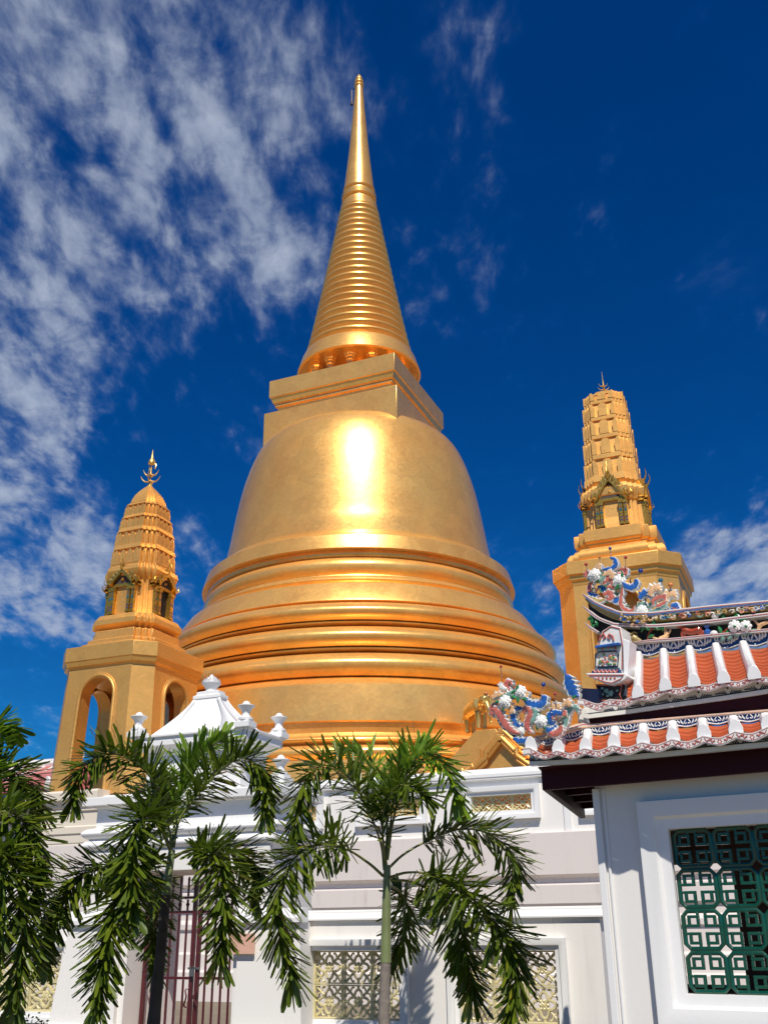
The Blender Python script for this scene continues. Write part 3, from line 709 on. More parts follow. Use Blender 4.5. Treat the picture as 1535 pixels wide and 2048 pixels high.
perimeter(lw(600)-0.12, lw(1192, 1830)+0.03, wl, 'low white perimeter wall with cream openwork windows, behind the middle palm right of the gate', True)
perimeter(-14.5, lw(132)-.02, [(lw(-75), lw(122))], 'low white perimeter wall with one openwork window, left of the gatehouse behind the cut-off palm')

# ---- terrace wall behind it
z = lambda y, x=1100: W(x, y, VT)[1]
tu1 = 22.0; TB0 = W(176, 1640, VT)[0] + 0.0
r = thing('terrace_wall', 'long white terrace wall with pink marble base and small openwork windows under the stupa', 'wall', uv(TB0, VT), ROT_T)
def tw(x, y): return W(x, y, VT)[0]-TB0
tz0, tz1 = W(1000, 1622, VT)[1], W(1000, 1590, VT)[1]
L = tu1-TB0
wa, wb = tw(942, 1600), tw(1062, 1600); wp = (wb-wa); gap = wp*1.9
holes = []
for k in range(-4, 3): holes.append((wa+k*(gap), wa+k*gap+wp, tz0, tz1))
holes = [h_ for h_ in holes if h_[0] > 0.3]
mb = MB(); wall_holes(mb, 0, L, T_BAND-0.05, T_TOP-0.28, 0, 0.35, holes); mb.build('parapet', WHITE, r, 0, 0.008)
mb = MB(); zt_, zq = T_TOP, T_TOP-0.28
mb.mould(-0.0, L, [(0.0, zq), (-0.10, zq+0.02), (-0.10, zq+0.05), (-0.12, zq+0.07), (-0.12, zq+0.15), (-0.08, zq+0.17), (-0.05, zq+0.26), (-0.02, zt_-.01), (0.0, zt_), (0.36, zt_), (0.40, zq), (0.35, zq)]); mb.build('coping', WHITE2, r, 25, 0.006)
for h_ in holes:
    m2 = MB(); frame_mould(m2, *h_, -0.003, 0.20, 0.13); w = m2.build('window', WHITE2, r, 30)
    if h_[0] > 4: lattice(w, h_[0]+.004, h_[1]-.004, h_[2]+.003, h_[3]-.003, 0.12, 3, 1, 0.07)
px = tw(1127, 1620); mb = MB(); mb.box(px, px+0.16, -0.05, -0.002, T_BAND+0.005, T_TOP-0.30); mb.build('pilaster_strip', WHITE2, r, 0, 0.006)
mb = MB(); e = 0.09
mb.mould(0.0, L, [(0.0, T_BAND+.01), (-e, T_BAND), (-e-.02, T_BAND-0.02), (-e-.02, T_REV+0.0), (-e+0.02, T_REV-.02), (0.02, T_REV-0.03), (0.06, T_REV-.06), (0.05, T_LOW+.06), (0.0, T_LOW+0.03), (-e-.04, T_LOW+0.02), (-e-.05, T_LOW), (-e-.05, 1.98+.1), (-e-.02, 2.04), (0.3, 2.0), (0.3, T_BAND)])
mb.build('marble_band', PINK, r, 25, 0.006)
mb = MB(); zz_ = 2.04
mb.mould(0.0, L, [(0.2, zz_), (-0.06, zz_), (-0.06, zz_-0.2), (-0.16, zz_-.3), (-0.16, zz_-.42), (-0.1, zz_-.44), (-0.1, 1.1), (-.2, 1.05), (-.2, 0.7), (-.32, .65), (-.32, 0.0), (.2, 0)]); mb.build('base_steps', PINK, r, 25, 0.006)

# ---- cream plinth of the left tower (a solid block of the terrace)
ru = T_L; r = thing('tower_plinth', 'cream stone plinth block carrying the left golden tower', 'plinth', uv(ru, VT-0.12), ROT_T)
LW = TB0-ru+0.5; zc = lambda y: W(100, y, VT-.12)[1]
mb = MB(); dp = 6.5
def blockring(off, z_): return [(-off, -off, z_), (LW, -off, z_), (LW, dp, z_), (-off, dp, z_)]
lv = [(0.0, 0), (0.0, zc(1690)), (0.015, zc(1688)), (0.015, zc(1672)), (0.05, zc(1670)), (0.05, zc(1657)), (0.0, zc(1655)), (0.0, zc(1627)), (0.05, zc(1625.5)), (0.05, zc(1620)), (0.08, zc(1619)), (0.14, zc(1606)), (0.22, zc(1605)), (0.22, zc(1590)), (0.18, zc(1586))]
mb.loft([blockring(o_, z_) for o_, z_ in lv]); mb.build('plinth_block', BEIGE, r, 0, 0.006)
mb = MB(); mb.box(-0.32, LW, -0.012, dp, 0, zc(1692)); mb.build('marble_dado', PINK, r, 0, 0.01)

# ------------------------------------------------------------------ gatehouse
g0 = W(165, 1650, VG)[0]; g1 = W(553, 1645, VG)[0]; gw = g1-g0; gc = gw/2
GX = lambda x, y: W(x, y, VG)[0]-g0
GZ = lambda y, x=360: W(x, y, VG)[1]
gh = thing('gatehouse', 'white gatehouse with curved pyramid roof, lotus-bud finial and red iron gate', 'gatehouse', uv(g0+gc, VG), ROT_T)
DEP = 1.25
def X(x, y): return GX(x, y)-gc
dz0, dz1 = 0.12, GZ(1740)
dl, dr = X(262, 1900), X(462, 1900)
pl0, pl1 = X(112, 1940), X(604, 1940)-.03
zm0, zm1 = GZ(1692), GZ(1648)
mb = MB(); half = gw/2
yb = DEP
mb.box(-half+.12, dl-0.10, 0.06, yb, 0, zm0-.02); mb.box(dr, half-.12, 0.06, yb, 0, zm0-.02); mb.box(dl-0.10, dr, 0.06, yb, dz1, zm0-.02)
body = mb.build('walls', WHITE, gh, 0, 0.008)
# battered side piers
for a0, a1, b0, b1 in ((pl0-.08, dl-.16, X(137, 1846), dl-.2), (dr+.06, pl1+.07, dr+.09, pl1-.03)):
    zA = zcb-.02
    mb = MB(); mb.loft([[(a0, -0.04, 0), (a1, -0.04, 0), (a1, 0.3, 0), (a0, .3, 0)], [(b0, 0.02, zA), (b1, 0.02, zA), (b1, .3, zA), (b0, .3, zA)]]); mb.build('pier', WHITE, gh, 0, 0.006)
    mb = MB(); h = ztop-zcb
    mb.mould(b0-.03, b1+.03, [(0.0, zA+.001), (-0.04, zA+.003), (-0.04, zA+.06), (-0.02, zA+.075), (0.0, zA+.13), (0.03, zA+.17), (0.2, zA+.17), (.2, zA)]); mb.build('pier_cap', WHITE2, gh, 25, .004)
    mb = MB(); mb.mould(a0-.06, a1+.06, [(0.0, 0), (-0.14, 0), (-0.14, 0.42), (-0.11, 0.46), (-.06, .50), (0, .50)]); mb.build('pier_base', WHITE2, gh, 25, .004)
def ring_(x0, x1, y0, y1, z_): return [(x0, y0, z_), (x1, y0, z_), (x1, y1, z_), (x0, y1, z_)]
def wrap(x0, x1, y0, y1, prof, name, m, bev=0.004, cap=True):
    mb = MB(); mb.loft([ring_(x0-o_, x1+o_, y0-o_, y1+o_, z_) for o_, z_ in prof]); return mb.build(name, m, gh, 28, bev)
h = zm1-zm0
pr = [(-.12, zm0-.16), (-.10, zm0-.05), (-.08, zm0-.02)] + [(-.045+.045*sin(pi*k/8), zm0+h*0.42*k/8) for k in range(9)] + [(-.075, zm0+h*.43), (-.075, zm0+h*.52)] + [(-.045+.055*sin(pi*k/8), zm0+h*(.54+.46*k/8)) for k in range(9)] + [(-.10, zm1+.01), (-.12, zm1+.02)]
wrap(-half, half, 0, DEP, pr, 'double_torus_moulding', WHITE2)
zu0, zu1, zu2 = zm1, GZ(1604), GZ(1583)
wrap(-half+.13, half-.13, .13, DEP-.13, [(0, zm1-.02), (0, zu1), (.03, zu1+.005), (.03, zu1+.03), (.06, zu1+.04), (.12, zu2-.12), (.15, zu2-.115), (.15, zu2-.01), (.13, zu2)], 'frieze_cornice', WHITE2)
# upper storey
q0, q1 = X(262, 1465)+.10, X(489, 1452)-.10
qz0, qz1, qz2 = zu2-.01, GZ(1499, 300), GZ(1470, 300)
yq0, yq1 = .16, .16+.80
wrap(q0+.06, q1-.06, yq0+.06, yq1-.06, [(0, qz0), (0, qz1-.05), (.03, qz1-.045), (.03, qz1-.02), (.05, qz1-.01), (.13, qz1+.05), (.16, qz1+.055), (.16, qz2-.03), (.19, qz2-.028), (.19, qz2)], 'upper_cornice', WHITE2)
# curved pyramid roof
rx, ry = (q1-q0)/2-.06, (yq1-yq0)/2-.04; xc, yc = (q0+q1)/2, (yq0+yq1)/2
rz0 = qz2; rz1 = W(410, 1400, VG+.6)[1]
rings = []
for k in range(13):
    t_ = k/12; f = 1-t_; kk = 0.27 + 0.73*(f**1.35); rings.append(ring_(xc-rx*kk*.96, xc+rx*kk*.96, yc-ry*kk*.96, yc+ry*kk*.96, rz0+(rz1-rz0)*t_))
mb = MB(); mb.loft(rings); roof = mb.build('roof', WHITE2, gh, 40)
# raised corner ribs (the scalloped hips)
for sx in (-1, 1):
    for sy in (-1, 1):
        mb = MB(); a, b = [], []
        for k in range(13):
            t_ = k/12*.93; f = 1-t_; kk = 0.27+.73*(f**1.35)
            a.append(Vector((xc+sx*rx*kk*.98, yc+sy*ry*kk*.98, rz0+(rz1-rz0)*t_+.012)))
            wdt = 0.05+0.42*(f**2.6)
            b.append((Vector((xc+sx*(rx*kk*.965-wdt*rx), yc+sy*ry*kk*.985, rz0+(rz1-rz0)*t_+.008)), Vector((xc+sx*rx*kk*.985, yc+sy*(ry*kk*.965-wdt*ry), rz0+(rz1-rz0)*t_+.008))))
        ia = [mb.vert(p) for p in a]; i0 = [mb.vert(p[0]) for p in b]; i1 = [mb.vert(p[1]) for p in b]
        for k in range(12):
            mb.face((ia[k], ia[k+1], i0[k+1], i0[k])); mb.face((ia[k], i1[k], i1[k+1], ia[k+1]))
        rb = mb.build('hip_rib', WHITE2, roof, 40); sm = rb.modifiers.new('solid', 'SOLIDIFY'); sm.thickness = 0.03; sm.offset = 0
mb = MB(); kk = .27; mb.loft([ring_(xc-rx*kk*s_, xc+rx*kk*s_, yc-ry*kk*s_, yc+ry*kk*s_, z_) for s_, z_ in ((1.12, rz1-.01), (1.12, rz1+.035), (.9, rz1+.05), (.9, rz1+.09), (.7, rz1+.10))])
mb.build('roof_neck', WHITE2, gh, 0, .004)
def urn(cx, cy, z0, s, bud=False):
    mb = MB(); pf = [(.11, 0), (.11, .05), (.085, .06), (.06, .10), (.055, .16), (.075, .24), (.115, .31), (.13, .335), (.13, .35), (.06, .385), (.055, .40), (.05, .43), (.02, .46), (.0, .465)]
    if bud: pf = [(.12, 0), (.12, .03), (.10, .05), (.13, .12), (.18, .17), (.19, .19), (.19, .205), (.12, .215), (.12, .22)]
    mb.lathe([(r_*s*(1 if bud else 1.18), z0+z_*s*(1 if bud else .72)) for r_, z_ in pf], 24, (cx, cy))
    o = mb.build('lotus_bud' if bud else 'urn', WHITE2, gh, 40)
    if bud:
        for row, (n, r0, zb_, hh) in enumerate(((16, .165, .20, .07), (13, .13, .22, .08), (9, .085, .25, .08), (5, .045, .28, .09))):
            pm = MB()
            for k in range(n):
                a = 2*pi*(k+.5*row)/n; w_ = pi/n*1.05
                P = lambda rr, aa, zz_: (cx+rr*s*cos(aa), cy+rr*s*sin(aa), z0+zz_*s)
                pm.poly([P(r0*.95, a-w_*.7, zb_-.01), P(r0*1.02, a, zb_-.01), P(r0*1.08, a-w_*.75, zb_+hh*.45), ]); pm.poly([P(r0*1.02, a, zb_-.01), P(r0*.95, a+w_*.7, zb_-.01), P(r0*1.08, a+w_*.75, zb_+hh*.45)])
                pm.poly([P(r0*1.08, a-w_*.75, zb_+hh*.45), P(r0*1.02, a, zb_-.01), P(r0*1.08, a+w_*.75, zb_+hh*.45), P(r0*1.0, a, zb_+hh)])
                pm.poly([P(r0*.5, a, zb_-.01), P(r0*1.08, a-w_*.75, zb_+hh*.45), P(r0*1.0, a, zb_+hh), P(r0*1.08, a+w_*.75, zb_+hh*.45)])
            pm.build('petal_row', WHITE2, o, 0)
        mb = MB(); mb.lathe([(.1*s, z0+.2*s), (.09*s, z0+.28*s), (.0, z0+.38*s)], 12, (cx, cy)); mb.build('bud_heart', WHITE2, o, 40)
urn(xc, yc, rz1+.08, (W(413, 1352, VG+.6)[1]-rz1-.08)/.37, True)
us = 0.78
for sx in (-1, 1):
    for sy in (-1, 1): 
        ux, uy = xc+sx*(rx+.115), yc+sy*(ry+.10)
        mb = MB(); mb.box(ux-.11, ux+.11, uy-.11, uy+.11, qz2-.002, qz2+.07); mb.box(ux-.085, ux+.085, uy-.085, uy+.085, qz2+.072, qz2+.10); mb.build('urn_block', WHITE2, gh, 0, .004); urn(ux, uy, qz2+.10, us)
for uy in (.30, ):
    ux = half-.13; mb = MB(); mb.box(ux-.13, ux+.13, uy-.13, uy+.13, zu2-.004, zu2+.13); mb.box(ux-.10, ux+.10, uy-.10, uy+.10, zu2+.132, zu2+.17); mb.build('urn_block', WHITE2, gh, 0, .004); urn(ux, uy, zu2+.17, us*1.0)
# plaque
pa, pb_ = X(463, 1888), X(512, 1888); mb = MB(); mb.box(pa, pb_, -.052, -.03, W(490, 1908, VG)[1], W(490, 1867, VG)[1])
mb.build('plaque', PLAQUE, gh, 0, .003)
# iron double gate set back in the doorway
gy = 0.42; gm = (dl+dr)/2-.04
def gbar(mb, x, z0, z1, r_=.011): mb.box(x-r_, x+r_, gy-r_, gy+r_, z0, z1)
for side, (a, b) in (('l', (dl-.08, gm-.02)), ('r', (gm+.025, dr-.01))):
    mb = MB(); zt_ = dz1-.10
    gbar(mb, a+.02, .16, zt_, .024); gbar(mb, b-.02, .16, zt_, .024)
    for zr in (.22, 1.02, zt_-.42, zt_-.24): mb.box(a+.045, b-.045, gy-.014, gy+.014, zr, zr+.032)
    n = 6
    for k in range(1, n): 
        x = a+.02+(b-a-.04)*k/n; gbar(mb, x, .255, 1.018); gbar(mb, x, 1.054, zt_-.425); gbar(mb, x, zt_-.386, zt_-.245); gbar(mb, x, zt_-.206, zt_-.02)
        mb.ball((x, gy, zt_-.31), .026, 8, 5); mb.ball((x, gy, zt_), .02, 6, 4, (1, 1, 2))
    lf = mb.build('gate_leaf', GATE, gh, 0)
    if side == 'l':
        mb = MB(); mb.box(gm-.075, gm+.09, gy-.045, gy-.027, 1.14, 1.165); mb.box(gm-.03, gm+.03, gy-.07, gy-.047, 1.06, 1.14); mb.tube([(gm-.02, gy-.055, 1.135), (gm-.02, gy-.055, 1.175), (gm+.02, gy-.055, 1.175), (gm+.02, gy-.055, 1.135)], .006, 6); mb.build('padlock', STEEL, lf, 30)
        hd = MB(); hd.tube(catmull([(gm-.05, gy-.03, .92), (gm-.08, gy-.06, .90), (gm-.05, gy-.08, .82), (gm-.09, gy-.06, .72), (gm-.05, gy-.03, .70)], 4), .011, 6); hd.tube(catmull([(gm+.05, gy-.03, .92), (gm+.09, gy-.06, .90), (gm+.06, gy-.08, .82), (gm+.1, gy-.06, .72), (gm+.06, gy-.03, .70)], 4), .011, 6); hd.build('pull_handle', GATE, lf, 40)
mb = MB(); mb.box(dl-.10, dr, .06, DEP, 0, .12); mb.build('threshold', PLAQUE, gh, 0, .004)
# ------------------------------------------------------------------ tiled pavilion on the right
SH = -0.287                                       # its depth runs a little off square
pv = thing('tiled_pavilion', 'white pavilion with orange tiled double roof, painted eaves and ceramic dragons, cut off at right', 'pavilion', CB, ROT_B)
SE = 2.7                                          # how far the front runs past the picture edge
def shp(s, w, z): return (s+SH*w, w, z)
def sbox(mb, s0, s1, w0, w1, z0, z1):
    i = [mb.vert(shp(*p)) for p in ((s0,w0,z0),(s1,w0,z0),(s1,w1,z0),(s0,w1,z0),(s0,w0,z1),(s1,w0,z1),(s1,w1,z1),(s0,w1,z1))]
    for q in ((3,2,1,0),(4,5,6,7),(0,1,5,4),(1,2,6,5),(2,3,7,6),(3,0,4,7)): mb.face([i[k] for k in q])
def PLY(pts, w):
    q = sorted(B(x, y, w) for x, y in pts)
    def f(s):
        if s <= q[0][0]: a, b = q[0], q[1]
        elif s >= q[-1][0]: return q[-1][1]
        else:
            for a, b in zip(q, q[1:]):
                if a[0] <= s <= b[0]: break
        return a[1] + (b[1]-a[1])*(s-a[0])/(b[0]-a[0])
    return f
ws0, wzb, wzt = 0.572, 1.145, 2.28
WB = -0.20; zbeam0, zbeam1 = B(1300, 1562, WB)[1], B(1300, 1516, WB)[1]
DW = 1.85                                         # depth of the room
mb = MB()
for (a, b, c, d) in ((0.0, ws0, 0, zbeam1), (ws0, ws0+1.2, 0, wzb), (ws0, ws0+1.2, wzt, zbeam1), (ws0+1.2, SE, 0, zbeam1)):
    sbox(mb, a, b, 0, 0.16, c, d)
mb.build('front_wall', WHITE, pv, 0)
mb = MB(); sbox(mb, 0.0, 0.14, 0.161, DW, 0, zbeam1); mb.build('side_wall', WHITE, pv, 0)
mb = MB(); mb.box(-0.012, 0.045, -0.035, -0.001, 0, zbeam0); mb.box(0.065, 0.085, -0.02, -0.001, 0, zbeam0); mb.build('corner_strip', WHITE2, pv, 0, 0.006)
mb = MB(); frame_mould(mb, ws0, ws0+1.2, wzb, wzt, -0.002, 0.205, 0.10)
win = mb.build('window', WHITE2, pv, 25)
# green glazed openwork blocks
def green_block(x, z, hx, hz):
    mb = MB(); r = 0.0108; y = 0.05
    def rr(x0, x1, z0, z1, c):
        return [(x0+c, y, z0), (x1-c, y, z0), (x1, y, z0+c), (x1, y, z1-c), (x1-c, y, z1), (x0+c, y, z1), (x0, y, z1-c), (x0, y, z0+c)]
    mb.tube(rr(x-hx+r, x+hx-r, z-hz+r, z+hz-r, 0.035), r*1.35, 6, True, (1, 1.3))
    def bar(xa, xb, za, zb__):
        mb.box(min(xa, xb)-q, max(xa, xb)+q, y-.014, y+.014, min(za, zb__)-q, max(za, zb__)+q)
    q = .0105
    for sx in (-1, 1):
        for sz in (-1, 1):
            a0, a1 = x+sx*hx*.19, x+sx*hx*.64; b0, b1 = z+sz*hz*.19, z+sz*hz*.64
            mb.box(min(a0, a1)-q, max(a0, a1)+q, y-.014, y+.014, b0-q, b0+q); mb.box(min(a0, a1)-q, max(a0, a1)+q, y-.0142, y+.0142, b1-q, b1+q)
            lo, hi = min(b0, b1)+q, max(b0, b1)-q
            mb.box(a0-q, a0+q, y-.014, y+.014, lo, hi); mb.box(a1-q, a1+q, y-.014, y+.014, lo, hi)
            e0, e1 = sorted((b1+sz*q, z+sz*(hz-r*1.5))); mb.box(a0-q*.9, a0+q*.9, y-.013, y+.013, e0, e1)
            e0, e1 = sorted((a1+sx*q, x+sx*(hx-r*1.5))); mb.box(e0, e1, y-.013, y+.013, b0-q*.9, b0+q*.9)
    return mb.build('lattice_block', GREEN, win, 50, .003)
gn = 4; hz = (wzt-wzb)/gn/2; hx = 0.30/2
for i in range(4):
    for j in range(gn): green_block(ws0+hx*(2*i+1), wzb+hz*(2*j+1), hx*.985, hz*.985)
# inside: floor, ceiling, dark cabinet and open back
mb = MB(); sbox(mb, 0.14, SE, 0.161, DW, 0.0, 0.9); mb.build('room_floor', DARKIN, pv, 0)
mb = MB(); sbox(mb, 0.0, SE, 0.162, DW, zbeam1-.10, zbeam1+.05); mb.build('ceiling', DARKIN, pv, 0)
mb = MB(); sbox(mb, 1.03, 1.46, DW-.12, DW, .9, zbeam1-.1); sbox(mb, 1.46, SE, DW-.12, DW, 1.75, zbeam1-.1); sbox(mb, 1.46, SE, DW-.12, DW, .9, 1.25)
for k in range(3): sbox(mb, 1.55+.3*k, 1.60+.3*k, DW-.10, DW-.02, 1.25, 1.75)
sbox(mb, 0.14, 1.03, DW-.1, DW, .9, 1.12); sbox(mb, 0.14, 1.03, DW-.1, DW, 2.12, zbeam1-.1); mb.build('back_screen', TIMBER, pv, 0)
# eave beams and soffit
bx0 = B(1083, 1570, WB)[0]-SH*WB; mb = MB(); sbox(mb, bx0, SE, WB, WB+.06, zbeam0, zbeam1); sbox(mb, bx0, bx0+.06, WB+.061, DW+.3, zbeam0, zbeam1)
sbox(mb, bx0+.061, SE, -.07, -.03, zbeam0+.06, zbeam1-.02); mb.build('eave_beam', MAROON, pv, 0, 0.008)
mb = MB(); sbox(mb, bx0+.062, SE, WB+.062, -.002, zbeam1-.018, zbeam1); sbox(mb, bx0+.062, -.002, .0, DW+.25, zbeam1-.018, zbeam1)
for k in range(4): sbox(mb, bx0+.064, -.004, .25+.55*k, .31+.55*k, zbeam1-.10, zbeam1-.019)
mb.build('soffit', MAROON, pv, 0)
# --- painted eave boards. One function for both roofs
def wave(s, s0, per): return abs(((s-s0)/per) % 1.0 - 0.5)*2      # 1 at s0 + k*per, 0 halfway
def eave(prefix, w, s_l, s_r, ztop, zbot, zled, s0, per, amp, led):
    """painted scallop board hanging at depth w, with its white backing board and ledge"""
    n = int((s_r-s_l)/(per/16)); S_ = [s_l+(s_r-s_l)*k/n for k in range(n+1)]
    def band(mb, f1, f0, y0, y1):
        a = [mb.vert((s, y0, f1(s))) for s in S_]; b = [mb.vert((s, y0, f0(s))) for s in S_]; c = [mb.vert((s, y1, f0(s))) for s in S_]; d = [mb.vert((s, y1, f1(s))) for s in S_]
        for k in range(n):
            mb.face((a[k], b[k], b[k+1], a[k+1])); mb.face((b[k], c[k], c[k+1], b[k+1])); mb.face((d[k], a[k], a[k+1], d[k+1])); mb.face((c[k], d[k], d[k+1], c[k+1]))
        mb.face((a[0], d[0], c[0], b[0]))
    sh = lambda s: amp*(wave(s, s0, per)**1.3)
    t1 = lambda s: ztop(s)+sh(s)*1.0; t0 = lambda s: zbot(s)+sh(s)*1.15
    mb = MB(); band(mb, t1, t0, w-.03, w); o = mb.build('eave_board', GLAZW, pv, 30)
    ln = MB()   # red outlines following both edges, and red scrollwork with a rosette in every bay
    hgt = lambda s: t1(s)-t0(s)
    for fr in (0.14, 0.86):
        P = [(s, w-.0325, t0(s)+hgt(s)*fr) for s in S_]; ln.tube(P, .0014, 4)
    ln.build('red_outline', REDL, o, 0)
    fl = MB(); k0 = int((s_l-s0)/per)-1
    for k in range(k0, int((s_r-s0)/per)+2):
        sc = s0 + (k+.5)*per
        if not s_l+.03 < sc < s_r-.03: continue
        zc = t0(sc)+hgt(sc)*.5; rr = hgt(sc)*.20
        for q in range(6):
            a = q*pi/3; fl.ball((sc+rr*1.15*cos(a), w-.031, zc+rr*1.15*sin(a)), rr*.50, 6, 4, (1, .25, 1))
        for sx in (-1, 1):
            ss = sc+sx*per*.30
            if s_l < ss < s_r:
                zz = t0(ss)+hgt(ss)*.5; q = hgt(ss)
                fl.tube(catmull([(sc+sx*per*(.14+.08*j), w-.0325, t0(sc+sx*per*(.14+.08*j))+hgt(sc+sx*per*(.14+.08*j))*(.5+.17*(-1)**j)) for j in range(5)], 4), .0030, 4)
                for j in range(3):
                    s2 = sc+sx*per*(.18+.08*j); fl.tube([(s2+.008*cos(t*.9), w-.0325, t0(s2)+hgt(s2)*(.5-.10*(-1)**j)+.008*sin(t*.9)) for t in range(5)], .0026, 4)
    fl.build('red_scrollwork', REDL, o, 40)
    bk = MB(); band(bk, lambda s: zbot(s)+amp*.9+.05, lambda s: zled(s)+.032, w+.09, w+.11); bkk = bk.build('backing_board', GLAZW, pv, 30)
    mt = MB()
    for k in range(k0, int((s_r-s0)/per)+2):
        sc = s0+k*per
        if not s_l+.05 < sc < s_r-.05: continue
        zb_ = zled(sc)+.047
        mt.ball((sc, w+.087, zb_+.040), .008, 6, 4, (1, .4, 1))
        for sx in (-1, 1):
            for j in range(5):
                x0 = sc+sx*(.014+.017*j); mt.tube(catmull([(x0, w+.087, zb_-.004+.002*j), (x0+sx*.010, w+.087, zb_+.010-.001*j), (x0+sx*.020, w+.087, zb_+.024-.004*j)], 3), [.0048, .0046, .0044, .004, .0034, .003, .002][:7], 4)
    P = [(s, w+.087, zled(s)+.040) for s in S_]; mt.tube(P, .0035, 4)
    mt.build('navy_motif', NAVY, bkk, 40)
    ld = MB(); band(ld, lambda s: zled(s)+.031, lambda s: zled(s), w+.075, w+led); ld.build('white_ledge', GLAZW, pv, 30)
    return t1
LOW = dict(top=[(1044, 1497), (1095, 1506), (1157, 1499), (1250, 1488), (1405, 1474), (1535, 1455)])
wl_ = -.47
zt = PLY([(1044, 1499), (1095, 1511), (1157, 1506), (1250, 1496), (1405, 1481), (1535, 1463)], wl_); zb_ = PLY([(1044, 1514), (1071, 1520), (1157, 1520), (1250, 1512), (1405, 1497), (1535, 1480)], wl_); zl_ = PLY([(1056, 1532), (1172, 1526), (1300, 1515), (1535, 1493)], wl_+.09)
sl0 = B(1048, 1510, wl_)[0]
LS0, LPER = 0.143, 0.2285
et_low = eave('low', wl_, sl0, SE, zt, zb_, zl_, LS0, LPER, 0.030, .135)
zs_ = zl_(1.0); mb = MB(); sbox(mb, bx0, SE, wl_+.136, WB-.001, zs_+.008, zs_+.02); mb.build('soffit', MAROON, pv, 0)
# --- tile fields with white ribs
def tiles(name, w0, w1, z0, z1, s_l, s_r, s0, per, nrow, ribw, ribh, cap=True):
    """pan tiles laid in courses between white mortar ribs; z0,z1 are functions of s at eave and top"""
    roof = MB(); ns = 260
    def P(s, t, lift=0): # t 0 at eave .. 1 at the top
        zz = z0(s)+(z1(s)-z0(s))*t - 0.02*sin(pi*t)
        return (s+SH*(w1-w0)*t, w0+(w1-w0)*t, zz+lift)
    roof.loft([[P(s_l+(s_r-s_l)*k/ns, t, -.012) for k in range(ns+1)] for t in (0, .25, .5, .75, 1)], False, False, False)
    rf = roof.build(name, TILEG, pv, 0)
    k0 = int((s_l-s0)/per)-1; k1 = int((s_r-s0)/per)+1
    for k in range(k0, k1+1):
        a, b = s0+k*per+ribw*.45, s0+(k+1)*per-ribw*.45; a = max(a, s_l+.01); b = min(b, s_r)
        if b-a < .03: continue
        tb = MB(); dn = nrow*1.0
        for j in range(nrow):
            t0, t1 = j/dn*.92, (j+1.12)/dn*.92; nn = 6
            sag = lambda q: -.014*sin(pi*q)
            f = [tb.vert(P(a+(b-a)*q/nn, t0, .024+sag(q/nn))) for q in range(nn+1)]; f2 = [tb.vert(P(a+(b-a)*q/nn, t0+.01/dn, .013+sag(q/nn))) for q in range(nn+1)]; u_ = [tb.vert(P(a+(b-a)*q/nn, min(1, t1), .010+sag(q/nn))) for q in range(nn+1)]
            lo = [tb.vert(P(a+(b-a)*q/nn, t0+.10/dn, .004+sag(q/nn))) for q in range(nn+1)]
            for q in range(nn):
                tb.mi = 0; tb.face((f[q], f[q+1], u_[q+1], u_[q])); tb.face((f2[q], f2[q+1], f[q+1], f[q])); tb.mi = 1; tb.face((lo[q], lo[q+1], f2[q+1], f2[q]))  # undersides take dark mortar grey, painting in the shade between courses
        tb.build('tile_channel', [ORANGE, TILEG], rf, 25)
    for k in range(k0, k1+2):
        sc = s0+k*per
        if not s_l+ribw*.3 < sc < s_r-.02 or z1(sc)-z0(sc) < .045: continue
        rb = MB(); sec = [(-.5, -.01), (-.5, .45), (-.30, .92), (0, 1.0), (.30, .92), (.5, .45), (.5, -.01)]
        tt = [-0.06, 0.0, .15, .35, .55, .75, .96]; rings = []
        for t in tt:
            fl_ = 1.18 if t <= 0.0 else 1.0
            rings.append([P(sc+x*ribw*fl_, t, h_*ribh*fl_) for x, h_ in sec])
        rb.loft(rings); rb.build('rib', TILEW, rf, 35, 0.003)
    return rf
zlo0 = lambda s: et_low(s)+.004
zlt = PLY([(1064, 1492), (1110, 1488), (1172, 1473), (1250, 1465), (1400, 1452), (1535, 1442)], -.25)
tiles('lower_roof', -.465, -.25, zlo0, lambda s: max(zlt(s-.06), zlo0(s)+.03), sl0+.02, SE, LS0, LPER, 4, .088, .075)
